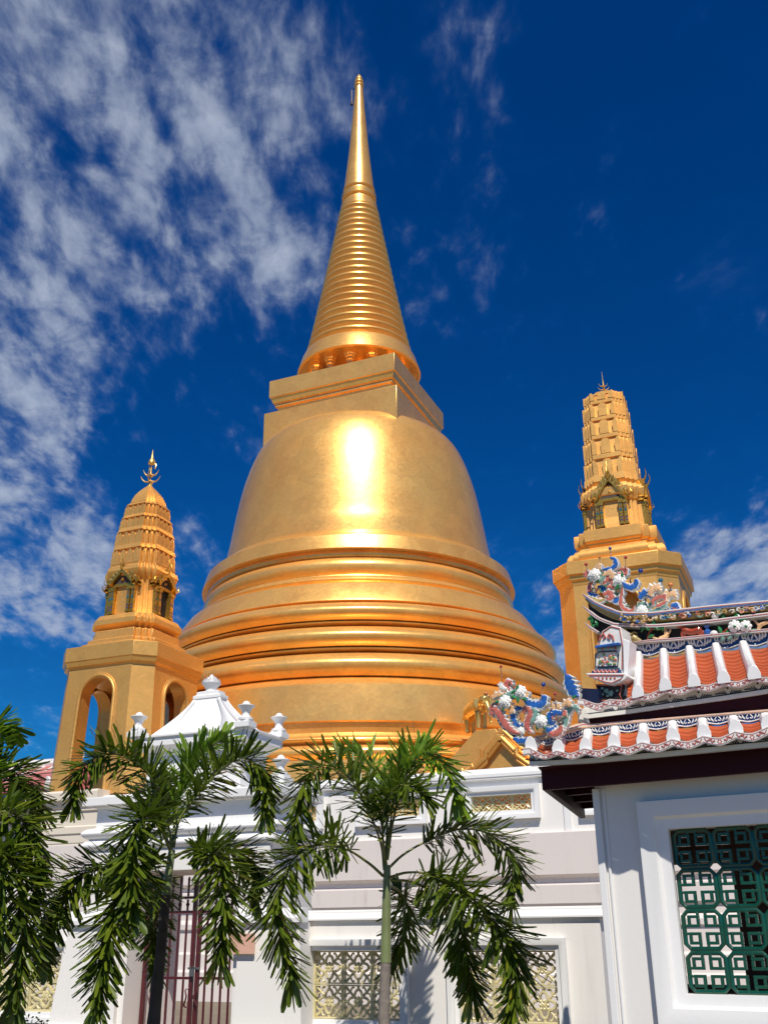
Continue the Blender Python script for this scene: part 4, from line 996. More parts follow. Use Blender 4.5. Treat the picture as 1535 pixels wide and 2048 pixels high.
# blue valance with white curls, scalloped foot
def valance(w, s_l, s_r, ztop, zbot, s0, per, amp, n_curl=6):
    n = int((s_r-s_l)/(per/16)); S_ = [s_l+(s_r-s_l)*k/n for k in range(n+1)]; mb = MB()
    f0 = lambda s: zbot(s)+amp*(wave(s, s0, per)**1.5)
    a = [mb.vert((s, w, ztop(s))) for s in S_]; b = [mb.vert((s, w, f0(s))) for s in S_]; c = [mb.vert((s, w+.03, f0(s))) for s in S_]; d = [mb.vert((s, w+.03, ztop(s))) for s in S_]
    for k in range(n):
        mb.face((a[k], b[k], b[k+1], a[k+1])); mb.face((b[k], c[k], c[k+1], b[k+1])); mb.face((d[k], a[k], a[k+1], d[k+1]))
    mb.face((a[0], d[0], c[0], b[0])); v = mb.build('blue_valance', BLUE, pv, 30)
    ed = MB(); ed.tube([(s, w-.003, f0(s)+.004) for s in S_], .0055, 5); ed.tube([(s, w-.003, ztop(s)-.003) for s in S_], .005, 5); ed.build('white_edge', GLAZW, v, 40)
    cu = MB()
    for k in range(int((s_l-s0)/per)-1, int((s_r-s0)/per)+2):
        sc = s0+(k+.5)*per
        if not s_l+.06 < sc < s_r-.06: continue
        H = ztop(sc)-f0(sc); zt_ = ztop(sc)
        cu.ball((sc, w-.003, f0(sc)+H*.16), H*.055, 7, 5, (1, .3, 1))
        for sx in (-1, 1):
            P = catmull([(sc+sx*.006, w-.004, zt_-H*.12), (sc+sx*.022, w-.004, zt_-H*.45), (sc+sx*.014, w-.004, zt_-H*.60), (sc+sx*.004, w-.004, zt_-H*.52)], 4); cu.tube(P, H*.06, 5)
            for j in range(3):
                x0 = sc+sx*(.036+.024*j)*per/.2285; ln_ = H*(.55-.13*j)
                zq = ztop(x0)
                P = catmull([(x0+sx*.012, w-.004, zq-H*.08), (x0+sx*.010, w-.004, zq-H*.10-ln_*.5), (x0-sx*.004, w-.004, zq-H*.10-ln_)], 3)
                cu.tube(P, [H*.04, H*.05, H*.065, H*.08, H*.09, H*.08, H*.04], 5)
    cu.build('white_curls', GLAZW, v, 40)
    return v
zv1 = PLY([(1060, 1481), (1085, 1478), (1112, 1472), (1172, 1455), (1250, 1447), (1400, 1433), (1535, 1423)], -.26); zv0 = PLY([(1060, 1490), (1090, 1492), (1115, 1489), (1172, 1474), (1250, 1466), (1400, 1452), (1535, 1442)], -.26)
sv0 = B(1066, 1480, -.26)[0]
valance(-.26, sv0, SE, zv1, zv0, LS0-.055, LPER, .028)
# striped hip ridge above the valance
zs1 = PLY([(1062, 1475), (1085, 1468), (1120, 1457), (1150, 1447), (1169, 1441), (1176, 1448), (1250, 1441.5), (1535, 1418)], -.26)
n = 60; S_ = [sv0-.02+(SE-sv0+.02)*k/n for k in range(n+1)]
hip = [None]*5
mats_ = [PEACH, GLAZW, PINKG, GLAZW, PEACH]
for j in range(5):
    mb = MB(); y0 = -.275+.006*j; fa = lambda s: zv1(s)+(zs1(s)-zv1(s))*j/5; fb = lambda s: zv1(s)+(zs1(s)-zv1(s))*(j+1)/5
    a = [mb.vert((s, y0, fa(s)+.0005)) for s in S_]; b = [mb.vert((s, y0, fb(s))) for s in S_]; c = [mb.vert((s, -.2, fb(s))) for s in S_]; d = [mb.vert((s, -.2, fa(s)+.0005)) for s in S_]
    for k in range(n):
        mb.face((b[k], a[k], a[k+1], b[k+1])); mb.face((a[k], d[k], d[k+1], a[k+1])); mb.face((c[k], b[k], b[k+1], c[k+1]))
    mb.face((a[0], b[0], c[0], d[0])); mb.build('ridge_stripe', mats_[j], pv, 30)
# maroon clerestory and its white end
cz0 = PLY([(1176, 1452), (1535, 1425)], -.2); cz1 = PLY([(1165, 1425), (1250, 1420), (1535, 1383)], -.2)
s_c = B(1178, 1440, -.2)[0]
mb = MB(); mb.loft([[(s_c, -.2, cz0(s_c)-.03), (SE, -.2, cz0(SE)-.03), (SE, .1, cz0(SE)-.03), (s_c+SH*.3, .1, cz0(s_c)-.03)], [(s_c, -.2, cz1(s_c)+.02), (SE, -.2, cz1(SE)+.02), (SE, .1, cz1(SE)+.02), (s_c+SH*.3, .1, cz1(s_c)+.02)]])
mb.build('clerestory', MAROON, pv, 0)
mb = MB(); x0 = B(1156, 1440, -.2)[0]; mb.box(x0, s_c-.001, -.215, -.05, cz0(s_c)-.06, cz1(s_c)+.03); mb.build('clerestory_post', GLAZW, pv, 0, .006)
# --- upper roof
wu = -.3
zt2 = PLY([(1150, 1398), (1166, 1405), (1200, 1409), (1250, 1401), (1280, 1394), (1330, 1381), (1390, 1374), (1445, 1368), (1535, 1356)], wu)
zb2 = PLY([(1150, 1410), (1166, 1418), (1200, 1424), (1250, 1415), (1280, 1408), (1330, 1395), (1390, 1388), (1445, 1381), (1535, 1368)], wu)
zl2_ = PLY([(1166, 1434), (1250, 1424), (1330, 1412), (1445, 1396), (1535, 1382)], wu)
su0 = B(1158, 1420, wu)[0]; US0, UPER = 0.763, 0.2215
et_up = eave('up', wu, su0, SE, zt2, zb2, zl2_, US0, UPER, .026, .098)
wr = 0.45
zr0 = PLY([(1246, 1319), (1330, 1309), (1430, 1299), (1535, 1292)], wr)
sg = B(1256, 1400, wu)[0]
tiles('upper_roof', wu+.005, wr, lambda s: et_up(s)+.006, lambda s: zr0(s-.22), sg-.02, SE, US0, UPER, 9, .082, .075)
zva1 = PLY([(1255, 1291), (1330, 1283), (1400, 1277), (1535, 1263)], wr); zva0 = PLY([(1255, 1316), (1330, 1309), (1400, 1302), (1535, 1291)], wr)
sva = B(1258, 1300, wr)[0]
valance(wr, sva, SE, zva1, zva0, US0-.23, UPER, .03)
# ridge wall: rails, dark frieze
def railx(pts, w, th, y0, y1, mats, name, parent):
    P = catmull([(B(x, y, w)[0], 0, B(x, y, w)[1]) for x, y in pts], 5)
    n = len(P)
    for j, (m, a_, b_, dy) in enumerate(mats):
        mb = MB(); A = []; Bq = []
        for k in range(n):
            t_ = P[min(k+1, n-1)]-P[max(k-1, 0)]; nn = Vector((-t_.z, 0, t_.x)).normalized(); tp = min(1.0, .25+k/6)
            A.append(P[k]+nn*th*a_*tp); Bq.append(P[k]+nn*th*b_*tp)
        a = [mb.vert((p.x, y0-dy, p.z)) for p in A]; b = [mb.vert((p.x, y0-dy, p.z)) for p in Bq]; c = [mb.vert((p.x, y1, p.z)) for p in Bq]; d = [mb.vert((p.x, y1, p.z)) for p in A]
        for k in range(n-1):
            mb.face((a[k], a[k+1], b[k+1], b[k])); mb.face((d[k], a[k], a[k+1], d[k+1])[::-1]); mb.face((b[k], b[k+1], c[k+1], c[k]))
        mb.face((a[0], b[0], c[0], d[0])); mb.face((a[-1], d[-1], c[-1], b[-1]))
        mb.build(name if j == 0 else 'painted_line', m, parent, 30) if j == 0 else mb.build('painted_line', m, rl, 30)
        if j == 0: rl = [o for o in parent.children if o.name.startswith(name)][-1]
    return P
zfr = [(1255, 1244), (1290, 1252), (1350, 1250), (1535, 1220)]
rb_ = MB(); fz1 = PLY([(1240, 1250), (1300, 1246), (1350, 1236), (1535, 1214)], wr+.06); fz0 = PLY([(1240, 1290), (1535, 1264)], wr+.06)
s_a, s_b = B(1245, 1270, wr+.06)[0], SE
N_ = 24; S_ = [s_a+(s_b-s_a)*k/N_ for k in range(N_+1)]
a = [rb_.vert((s, wr+.06, fz0(s))) for s in S_]; b = [rb_.vert((s, wr+.06, fz1(s))) for s in S_]; c = [rb_.vert((s, wr+.25, fz0(s))) for s in S_]; d = [rb_.vert((s, wr+.25, fz1(s))) for s in S_]
for k in range(N_): rb_.face((a[k], a[k+1], b[k+1], b[k])); rb_.face((c[k+1], c[k], d[k], d[k+1])); rb_.face((b[k], b[k+1], d[k+1], d[k]))
rb_.face((a[0], b[0], d[0], c[0])); ridge = rb_.build('ridge_wall', BLACK, pv, 0)
EXT = lambda pts: pts + [(1640, 2*pts[-1][1]-pts[-2][1] if False else pts[-1][1]-12), (1800, pts[-1][1]-30)]
railx(EXT([(1169, 1191), (1186, 1204), (1204, 1214), (1226, 1223), (1248, 1230), (1300, 1231), (1350, 1226), (1423, 1218), (1535, 1208)]), wr, .02, wr-.06, wr+.26, [(GLAZW, -.8, .9, 0), (REDL, .1, .35, .004), (BLUEL, -.55, -.3, .004)], 'top_rail', pv)
railx(EXT([(1172, 1199), (1190, 1213), (1210, 1225), (1235, 1235), (1260, 1240), (1305, 1240), (1350, 1236), (1423, 1228), (1535, 1217)]), wr, .026, wr-.03, wr+.06, [(OCHRE, -.9, .7, 0)], 'carved_band', pv)
railx(EXT([(1168, 1214), (1185, 1228), (1200, 1239), (1222, 1248), (1240, 1252), (1305, 1254), (1350, 1251), (1423, 1245), (1535, 1231)]), wr, .016, wr-.05, wr+.06, [(GLAZW, -.8, .9, 0), (REDL, -.1, .25, .004)], 'middle_rail', pv)
railx([(1172, 1248), (1184, 1258), (1200, 1268)], wr, .014, wr-.05, wr+.2, [(GLAZW, -.8, .9, 0), (REDL, -.1, .3, .004)], 'end_rail', pv)
railx(EXT([(1249, 1290), (1305, 1284), (1350, 1281), (1400, 1276), (1535, 1263)]), wr, .014, wr-.05, wr+.06, [(GLAZW, -.6, .9, 0), (REDL, .15, .5, .004)], 'lower_rail', pv)
# black swallow-tail core between the rails at the ridge end
mb = MB(); q = [B(x, y, wr)for x, y in ((1172, 1205), (1190, 1219), (1215, 1232), (1246, 1240), (1246, 1292), (1218, 1275), (1200, 1268), (1180, 1250), (1176, 1225))]
mb.plate(q, wr+.03, wr+.2); mb.build('ridge_end_core', BLACK, pv, 0)
# gable post with painted panel
def pquad(mb, pts, w0, w1): mb.plate([B(x, y, w0) for x, y in pts], w0, w1)
wp_ = -.02
mb = MB(); pquad(mb, [(1203, 1262), (1222, 1250), (1240, 1254), (1247, 1290), (1246, 1345), (1251, 1350), (1186, 1352), (1189, 1330), (1193, 1290)], wp_, wp_+.22); post = mb.build('gable_post', GLAZW, pv, 0, .006)
mb = MB(); pquad(mb, [(1244, 1276), (1258, 1282), (1254, 1345), (1250, 1392), (1236, 1395), (1246, 1340)], wp_-.05, wp_+.12); mb.build('verge_rib', TILEW, pv, 0, .006)
def outline(mb, pts, w, r, closed=True): mb.tube([(B(x, y, w)[0], w, B(x, y, w)[1]) for x, y in pts], r, 5, closed)
mb = MB(); outline(mb, [(1190, 1309), (1196, 1304), (1230, 1302), (1236, 1308), (1234, 1333), (1190, 1334)], wp_-.012, .007); mb.build('panel_border', NAVY, post, 30)
mb = MB(); outline(mb, [(1198, 1281), (1200, 1272), (1207, 1268), (1210, 1274), (1205, 1278)], wp_-.008, .008, False); outline(mb, [(1226, 1281), (1224, 1272), (1217, 1268), (1214, 1274), (1219, 1278)], wp_-.008, .008, False)
mb.build('red_scroll', PINKG, post, 40)
mb = MB(); outline(mb, [(1205, 1264), (1221, 1253), (1238, 1257), (1244, 1292), (1243, 1338)], wp_-.004, .005, False); outline(mb, [(1205, 1264), (1195, 1292), (1192, 1300)], wp_-.004, .005, False); outline(mb, [(1203, 1300), (1208, 1290), (1216, 1296), (1224, 1289), (1231, 1298)], wp_-.008, .008, False); mb.build('red_outline', REDL, post, 30)
mb = MB(); outline(mb, [(1194, 1336), (1238, 1336)], wp_-.006, .006, False); outline(mb, [(1193, 1298), (1240, 1295)], wp_-.006, .006, False); mb.build('jade_band', JADE, post, 30)
rr = random.Random(3)
mb = MB(); mb2 = MB(); mb3 = MB()
for k in range(34):
    x, y = rr.uniform(1196, 1230), rr.uniform(1308, 1330); s_, z_ = B(x, y, wp_-.01); (mb, mb2, mb3)[k % 3].ball((s_, wp_-.008, z_), rr.uniform(.006, .012), 6, 4, (1.2, .5, 1))
mb.build('painted_flower', PINKG, post, 40); mb2.build('painted_leaf', GLAZG, post, 40); mb3.build('painted_leaf', OCHRE, post, 40)
mb = MB(); pquad(mb, [(1188, 1291), (1237, 1284), (1238, 1289), (1188, 1296)], wp_-.05, wp_); mb.build('blue_moulding', BLUEL, post, 0, .006)
mb = MB(); pquad(mb, [(1182, 1342), (1238, 1338), (1240, 1346), (1181, 1350)], wp_-.035, wp_-.001); mb.build('blue_foot', BLUE, post, 0, .004)
mb = MB()
for k in range(6):
    x = 1190+8*k; P = [(B(x+dx_, y, wp_-.04)[0], wp_-.04, B(x+dx_, y, wp_-.04)[1]) for dx_, y in ((-4, 1340), (0, 1345), (4, 1339))]; mb.tube(catmull(P, 3), .007, 5)
mb.build('coral_curls', PINKG, post, 40)
# little scalloped cap and its bracket under the post
mb = MB(); pquad(mb, [(1170, 1346), (1250, 1346), (1254, 1352), (1247, 1360), (1236, 1366), (1222, 1370), (1210, 1368), (1192, 1360), (1176, 1353)], -.20, -.02); cap_ = mb.build('post_cap', GLAZW, pv, 0, .006)
mb = MB(); outline(mb, [(1176, 1350), (1246, 1350), (1240, 1358), (1222, 1366), (1210, 1364), (1190, 1357)], -.206, .004)
for k in range(5): 
    s_, z_ = B(1196+8*k, 1356, -.206); mb.ball((s_, -.205, z_), .010, 6, 4, (1, .3, 1))
mb.build('red_outline', REDL, cap_, 40)
mb = MB(); pquad(mb, [(1190, 1368), (1244, 1368), (1238, 1392), (1246, 1402), (1192, 1404), (1197, 1390)], -.14, .05); br = mb.build('bracket', BLACK, pv, 0, .004)
mb = MB(); outline(mb, [(1191, 1370), (1243, 1370), (1238, 1390), (1243, 1400), (1194, 1402), (1198, 1390)], -.146, .006); mb.build('bracket_border', PINKG, br, 40)
mb = MB()
for k in range(16):
    s_, z_ = B(rr.uniform(1202, 1234), rr.uniform(1375, 1398), -.146); mb.ball((s_, -.143, z_), rr.uniform(.006, .014), 6, 4, (1.3, .4, 1))
mb.build('carved_leaves', JADE, br, 40)
# upturned eave horn at the left tip of the upper roof
mb = MB(); pquad(mb, [(1148, 1396), (1160, 1376), (1196, 1378), (1196, 1404), (1165, 1406)], -.22, .1); mb.build('horn_back', NAVY, pv, 0)
# ------------------------------------------------------------------ ceramic roof ornaments
def curl(root, pts, w, wid, m, thick=.05, spikes=5, seed=0, tol='curl', rim=GLAZW, end=0.12):
    """a glazed leaf scroll: coloured, ribbed face on a white-edged plate with a spiky margin. pts in (s,z)"""
    rr = random.Random(seed+len(pts)*13); P = catmull([(a, 0, b) for a, b in pts], 8); n = len(P)
    def sides(scale, spk):
        Lf, Rt = [], []
        for k in range(n):
            t_ = k/(n-1); tg = P[min(k+1, n-1)]-P[max(k-1, 0)]; nn = Vector((-tg.z, 0, tg.x)).normalized()
            ww = wid*(0.30+0.75*sin(pi*min(1, t_*0.9+0.08)))*scale*(1 if t_ < .95 else .6)
            sp = 1+spk*(((t_*spikes*1.0) % 1.0)-.4)
            Lf.append(P[k]+nn*ww*.5*sp); Rt.append(P[k]-nn*ww*.5*(1+.4*spk*(((t_*spikes+.5) % 1)-.4)))
        return Lf, Rt
    o = None
    for scale, spk, y0, y1, mt in ((1.18, 1.15, w, w+thick, rim), (0.86, .9, w-.007, w+.001, m)):
        Lf, Rt = sides(scale, spk); mb = MB()
        mid = [(a+b)/2 for a, b in zip(Lf, Rt)]
        fl = [mb.vert((p.x, y0, p.z)) for p in Lf]; fm = [mb.vert((p.x, y0-.18*wid*scale*.6, p.z)) for p in mid]; fr = [mb.vert((p.x, y0, p.z)) for p in Rt]
        bl = [mb.vert((p.x, y1, p.z)) for p in Lf]; br_ = [mb.vert((p.x, y1, p.z)) for p in Rt]
        for k in range(n-1):
            mb.face((fl[k], fm[k], fm[k+1], fl[k+1])); mb.face((fm[k], fr[k], fr[k+1], fm[k+1])); mb.face((bl[k], fl[k], fl[k+1], bl[k+1])); mb.face((fr[k], br_[k], br_[k+1], fr[k+1])); mb.face((br_[k], bl[k], bl[k+1], br_[k+1]))
        mb.face((fl[0], bl[0], br_[0], fr[0], fm[0])); mb.face((fl[-1], fm[-1], fr[-1], br_[-1], bl[-1]))
        if o is None: o = mb.build(tol, mt, root, 30)
        else: o2 = mb
    # coloured face joins the white plate as one mesh with two materials
    src = MB(); return o, o2
def add_curl(root, pts, w, wid, m, name='scroll_leaf', **k):
    o, face = curl(root, pts, w, wid, m, tol=name, **k)
    face_m = m; me = o.data; base = len(me.vertices)
    vs = [tuple(v.co) for v in me.vertices]+face.v; fs = [tuple(p.vertices) for p in me.polygons]+[tuple(i+base for i in f) for f in face.f]
    nm = bpy.data.meshes.new(name); nm.from_pydata(vs, [], fs); nm.materials.append(me.materials[0]); nm.materials.append(m)
    n0 = len(me.polygons)
    for i, p in enumerate(nm.polygons): p.material_index = 0 if i < n0 else 1
    import bmesh
    bm = bmesh.new(); bm.from_mesh(nm); bmesh.ops.recalc_face_normals(bm, faces=bm.faces); bm.to_mesh(nm); bm.free()
    nm.shade_smooth(); nm.set_sharp_from_angle(angle=R(30)); o.data = nm; bpy.data.meshes.remove(me); return o
def blossom(root, s, z, w, r, m=GLAZW, name='blossom'):
    mb = MB(); rr = random.Random(int(s*999)+int(z*77))
    for row, (n, rad, yo, sz) in enumerate(((8, .78, 0, .42), (7, .50, -.22, .36), (5, .24, -.40, .28))):
        for k in range(n):
            a = 2*pi*(k+.5*row)/n+rr.uniform(-.1, .1); cx, cz = s+rad*r*cos(a), z+rad*r*sin(a)
            mb.ball((cx, w+yo*r, cz), sz*r, 7, 5, (1, .42, 1))
    mb.ball((s, w-.45*r, z), .18*r, 6, 4); mb.ball((s, w+.05*r, z), .75*r, 10, 5, (1, .4, 1)); return mb.build(name, m, root, 45)
def leafs(root, lst, w, m=GLAZG, name='leaf'):
    for (s, z, r, a) in lst:
        mb = MB(); n = 8; L = [(s+cos(a)*r*1.3*t, z+sin(a)*r*1.3*t) for t in [(-1+2*k/n) for k in range(n+1)]]
        A, Bq, C = [], [], []
        for k in range(n+1):
            q = sin(pi*k/n)*r*.62+.0005; A.append(mb.vert((L[k][0]-sin(a)*q, w, L[k][1]+cos(a)*q))); Bq.append(mb.vert((L[k][0], w-.25*r, L[k][1]))); C.append(mb.vert((L[k][0]+sin(a)*q, w, L[k][1]-cos(a)*q)))
        for k in range(n): mb.face((A[k], Bq[k], Bq[k+1], A[k+1])); mb.face((Bq[k], C[k], C[k+1], Bq[k+1]))
        o = mb.build(name, m, root, 40); sm = o.modifiers.new('solid', 'SOLIDIFY'); sm.thickness = .008
def bead(root, px, py, w, r, m, px2=None, py2=None):
    s, z = B(px, py, w); mb = MB(); mb.ball((s, w, z), r, 10, 7); o = mb.build('bead', m, root, 60)
    if px2:
        s2, z2 = B(px2, py2, w); wmb = MB(); P = [(s+(s2-s)*k/20+.006*sin(k*2.2), w+.006*cos(k*2.2), z+(z2-z)*k/20) for k in range(21)]; wmb.tube(P, .0025, 4); wmb.build('spring_wire', STEEL, o, 0)
def empty_part(name, parent):
    o = bpy.data.objects.new(name, None); col.objects.link(o); o.parent = parent; o.empty_display_size = .05; return o
def cluster(name, tx, ty, sc, wbase, items):
    root = empty_part(name, pv); C_ = lambda x, y, w: B(tx+x/sc, ty+y/sc, w); pm = (C_(100, 0, wbase)[0]-C_(0, 0, wbase)[0])/100*1.05
    for i, it in enumerate(items):
        kind = it[0]; dw = [0, -.03, .03, -.015, .015][i % 5]; w = wbase+dw
        if kind == 'c': add_curl(root, [C_(x, y, w) for x, y in it[2]], w, it[3]*pm*1.02, it[1], spikes=it[4] if len(it) > 4 else 6, seed=i)
        elif kind == 'f': s, z = C_(it[1], it[2], w-.05); blossom(root, s, z, w-.05, it[3]*pm, it[4] if len(it) > 4 else GLAZW)
        elif kind == 'l': leafs(root, [(*C_(x, y, w-.035), r*pm, a) for x, y, r, a in it[1]], w-.035, it[2] if len(it) > 2 else GLAZG)
    return root
def sprigs(root, tx, ty, sc, w, spots, seed):
    rr = random.Random(seed); pm = (B(tx+100/sc, ty, w)[0]-B(tx, ty, w)[0])/100
    for i, (x, y) in enumerate(spots):
        for q in range(3):
            a = rr.uniform(0, 6.3); x2, y2 = x+rr.uniform(-22, 22), y+rr.uniform(-22, 22); s, z = B(tx+x2/sc, ty+y2/sc, w+.01); ln = rr.uniform(26, 44)*pm; cv = rr.choice((-1, 1))*rr.uniform(.5, 1.1)
            mb = MB(); P = catmull([(s+ln*t*cos(a+cv*t), w+.012-.02*t, z+ln*t*sin(a+cv*t)) for t in (0, .35, .7, 1.0)], 3); mb.tube(P, [pm*7*(1-.85*k/(len(P)-1)) for k in range(len(P))], 5)
            mb.build('sprig', [GLAZW, JADE, PEACH, GLAZG, PINKG, NAVY][rr.randrange(6)], root, 45)
lowc = cluster('lower_ridge_ornament', 980, 1340, 5.48, -.42, [
    ('c', NAVY, [(72, 470), (105, 560), (180, 650), (262, 722), (345, 760)], 34, 1),
    ('c', PINKG, [(15, 430), (60, 440), (120, 520), (170, 600), (240, 670), (330, 700)], 62, 9),
    ('c', PINKG, [(60, 500), (20, 470), (25, 400), (90, 385)], 44, 5),
    ('c', PEACH, [(20, 320), (60, 275), (110, 270), (150, 300)], 42, 5),
    ('c', BLUEL, [(345, 425), (280, 425), (248, 490), (265, 570), (320, 610), (365, 585)], 52, 8),
    ('c', BLUEL, [(365, 300), (420, 360), (500, 385), (570, 365), (595, 300), (560, 310)], 66, 8),
    ('c', PINKG, [(400, 400), (440, 470), (410, 560), (405, 630), (455, 690)], 60, 8),
    ('c', PINKG, [(370, 480), (385, 430), (430, 415), (440, 450)], 42, 5),
    ('c', PEACH, [(185, 400), (230, 400), (240, 450), (205, 470)], 40, 4),
    ('c', PINKG, [(200, 245), (195, 200), (170, 150), (215, 135), (240, 170)], 50, 6),
    ('c', GLAZW, [(180, 210), (130, 190), (105, 160), (120, 130)], 36, 4),
    ('c', JADE, [(460, 420), (500, 470), (470, 540), (440, 590)], 50, 6),
    ('c', PEACH, [(390, 300), (400, 260), (415, 230)], 34, 3),
    ('c', JADE, [(175, 300), (215, 270), (240, 290)], 60, 5),
    ('c', BLUEL, [(800, 480), (740, 470), (665, 480), (640, 540), (675, 590), (715, 560)], 54, 9),
    ('c', BLUEL, [(600, 630), (640, 660), (700, 650), (720, 600)], 48, 5),
    ('c', PINKG, [(650, 690), (710, 700), (765, 660), (780, 600)], 58, 7),
    ('c', PEACH, [(690, 470), (700, 410), (740, 400), (775, 430)], 54, 7),
    ('c', PEACH, [(790, 400), (830, 350), (870, 370), (850, 400)], 50, 6),
    ('c', JADE, [(808, 650), (830, 560), (845, 470), (895, 405), (950, 420), (955, 480)], 46, 8),
    ('c', PINKG, [(790, 500), (820, 470), (810, 440)], 34, 3),
    ('c', BLUEL, [(250, 745), (320, 775), (390, 770), (405, 730)], 46, 4),
    ('c', OCHRE, [(280, 780), (350, 805), (430, 790), (480, 745)], 42, 7),
    ('c', OCHRE, [(250, 660), (290, 690), (330, 720)], 40, 4),
    ('f', 325, 245, 58), ('f', 160, 350, 56), ('f', 555, 565, 52), ('f', 335, 672, 36),
    ('l', [(252, 240, 26, .3), (292, 200, 28, 1.2), (256, 300, 28, -.5), (75, 350, 26, .1), (122, 305, 24, 1.3), (372, 322, 24, -.4), (300, 330, 24, 1.6), (140, 420, 26, 1.4)]),
    ('l', [(498, 520, 28, .6), (515, 615, 30, 1.4), (600, 520, 24, -.6), (540, 500, 26, 1.9), (585, 625, 24, -1.0), (470, 570, 26, .2)]),
])
sprigs(lowc, 980, 1340, 5.48, -.42, [(60, 300), (110, 440), (200, 420), (260, 360), (330, 520), (390, 350), (430, 600), (470, 480), (330, 610), (240, 560), (540, 330), (620, 600), (700, 520), (760, 570), (650, 440), (830, 520), (880, 370), (200, 180), (340, 700), (140, 560), (500, 400), (590, 380), (450, 330)], 4)
bead(lowc, 1001, 1333, -.42, .012, REDP, 1003, 1362); bead(lowc, 1086, 1369, -.42, .019, BLUP, 1080, 1400); bead(lowc, 1109, 1388, -.42, .013, REDP, 1112, 1410); bead(lowc, 971, 1387, -.42, .017, ORGP, 985, 1400)
upc = cluster('upper_ridge_ornament', 1140, 1100, 3.886, .52, [
    ('c', BLUEL, [(245, 150), (305, 148), (350, 120), (345, 75), (305, 58)], 30, 4),
    ('c', PEACH, [(205, 165), (222, 130), (228, 100)], 36, 3),
    ('c', PINKG, [(310, 165), (370, 195), (420, 185), (425, 150), (385, 150)], 36, 6),
    ('c', PEACH, [(250, 200), (300, 175), (330, 205), (300, 215)], 34, 5),
    ('c', PINKG, [(120, 215), (125, 175), (155, 165)], 30, 4),
    ('c', PINKG, [(255, 260), (290, 225), (330, 240), (335, 280), (280, 290)], 44, 7),
    ('c', BLUEL, [(410, 250), (440, 288), (495, 282), (515, 245), (495, 232)], 36, 6),
    ('c', BLUEL, [(215, 282), (250, 300), (285, 320), (285, 290)], 38, 5),
    ('c', PINKG, [(255, 350), (300, 330), (320, 370), (280, 390)], 40, 6),
    ('c', PEACH, [(330, 350), (345, 315), (385, 315), (390, 350), (355, 375)], 36, 6),
    ('c', BLUEL, [(325, 400), (355, 395), (375, 370)], 34, 4),
    ('c', PINKG, [(405, 290), (395, 360), (390, 420), (430, 465), (480, 470), (500, 430)], 24, 6),
    ('c', PINKG, [(175, 225), (150, 280), (150, 325), (185, 355), (250, 385)], 32, 7),
    ('c', JADE, [(200, 235), (240, 225), (265, 200)], 40, 5),
    ('c', JADE, [(380, 290), (350, 300), (340, 280)], 40, 5),
    ('c', BLUEL, [(140, 330), (170, 355), (215, 350)], 26, 4),
    ('c', OCHRE, [(120, 355), (170, 380), (230, 395), (270, 375)], 26, 6),
    ('c', BLUEL, [(540, 385), (560, 340), (605, 335), (625, 375)], 48, 6),
    ('c', PEACH, [(625, 360), (630, 310), (675, 295), (705, 320)], 50, 7),
    ('c', PEACH, [(745, 400), (750, 350), (795, 340), (825, 375)], 46, 7),
    ('c', PINKG, [(640, 430), (650, 385), (700, 365), (735, 360), (725, 410)], 26, 4),
    ('c', PINKG, [(665, 440), (700, 425), (745, 400)], 22, 3),
    ('c', JADE, [(510, 470), (545, 420), (600, 440), (640, 390)], 34, 6),
    ('c', JADE, [(590, 490), (660, 470), (720, 445), (760, 440)], 24, 4),
    ('c', BLUEL, [(690, 490), (760, 490), (815, 470), (815, 430), (775, 435)], 46, 7),
    ('c', JADE, [(520, 430), (560, 470), (600, 480)], 30, 4),
    ('f', 185, 193, 40), ('f', 380, 240, 42), ('f', 555, 468, 32),
    ('l', [(225, 220, 22, .5), (150, 225, 20, 1.9), (345, 265, 20, .4), (395, 285, 22, 1.3), (420, 225, 18, .2), (235, 190, 18, 1.0)], JADE),
    ('l', [(205, 240, 20, -.6), (365, 285, 22, .9), (400, 195, 18, 1.4)]),
])
sprigs(upc, 1140, 1100, 3.886, .52, [(150, 250), (220, 320), (240, 250), (300, 310), (350, 210), (270, 180), (390, 340), (450, 260), (190, 300), (430, 430), (540, 420), (600, 400), (680, 400), (740, 430), (780, 460), (640, 470), (330, 300), (270, 400)], 8)
for x, y, m, r_, x2, y2 in ((1198, 1114, ORGP, .014, 1199, 1128), (1171, 1129, REDP, .016, 1176, 1150), (1250, 1115, REDP, .016, 1250, 1135), (1219, 1097, BLUP, .015, 1221, 1115), (1280, 1142, BLUP, .022, 1272, 1160), (1320, 1161, TEAL, .022, 1312, 1180), (1340, 1170, ORGP, .024, 1338, 1182)): bead(upc, x, y, .52, r_, m, x2, y2)
# frieze figures on the ridge wall
fr = empty_part('frieze_figures', pv); FC = lambda x, y, w: B(1140+x/3.886, 1100+y/3.886, w); wf = wr-.01
K = (FC(100, 0, wf)[0]-FC(0, 0, wf)[0])/100
def tb(mb, pts, rad, w=wf, n=7): 
    P = [Vector((FC(x, y, w)[0], w, FC(x, y, w)[1])) for x, y in pts]; P2 = catmull(P, 4); m_ = len(P2)
    rr_ = [rad[min(len(rad)-1, int(k/(m_-1)*(len(rad)-1)))]*(1-(k/(m_-1)*(len(rad)-1))%1)+rad[min(len(rad)-1, int(k/(m_-1)*(len(rad)-1))+1)]*((k/(m_-1)*(len(rad)-1))%1) for k in range(m_)]
    mb.tube(P2, [r*K for r in rr_], n)
h = MB()   # red horse: barrel, neck, head, four jointed legs, tail
tb(h, [(870, 622), (895, 626), (930, 636), (965, 632), (1000, 622), (1015, 632)], [18, 27, 25, 24, 27, 14])
tb(h, [(885, 620), (865, 600), (848, 585)], [22, 15, 11]); tb(h, [(852, 578), (842, 592), (826, 604)], [11, 11, 7])
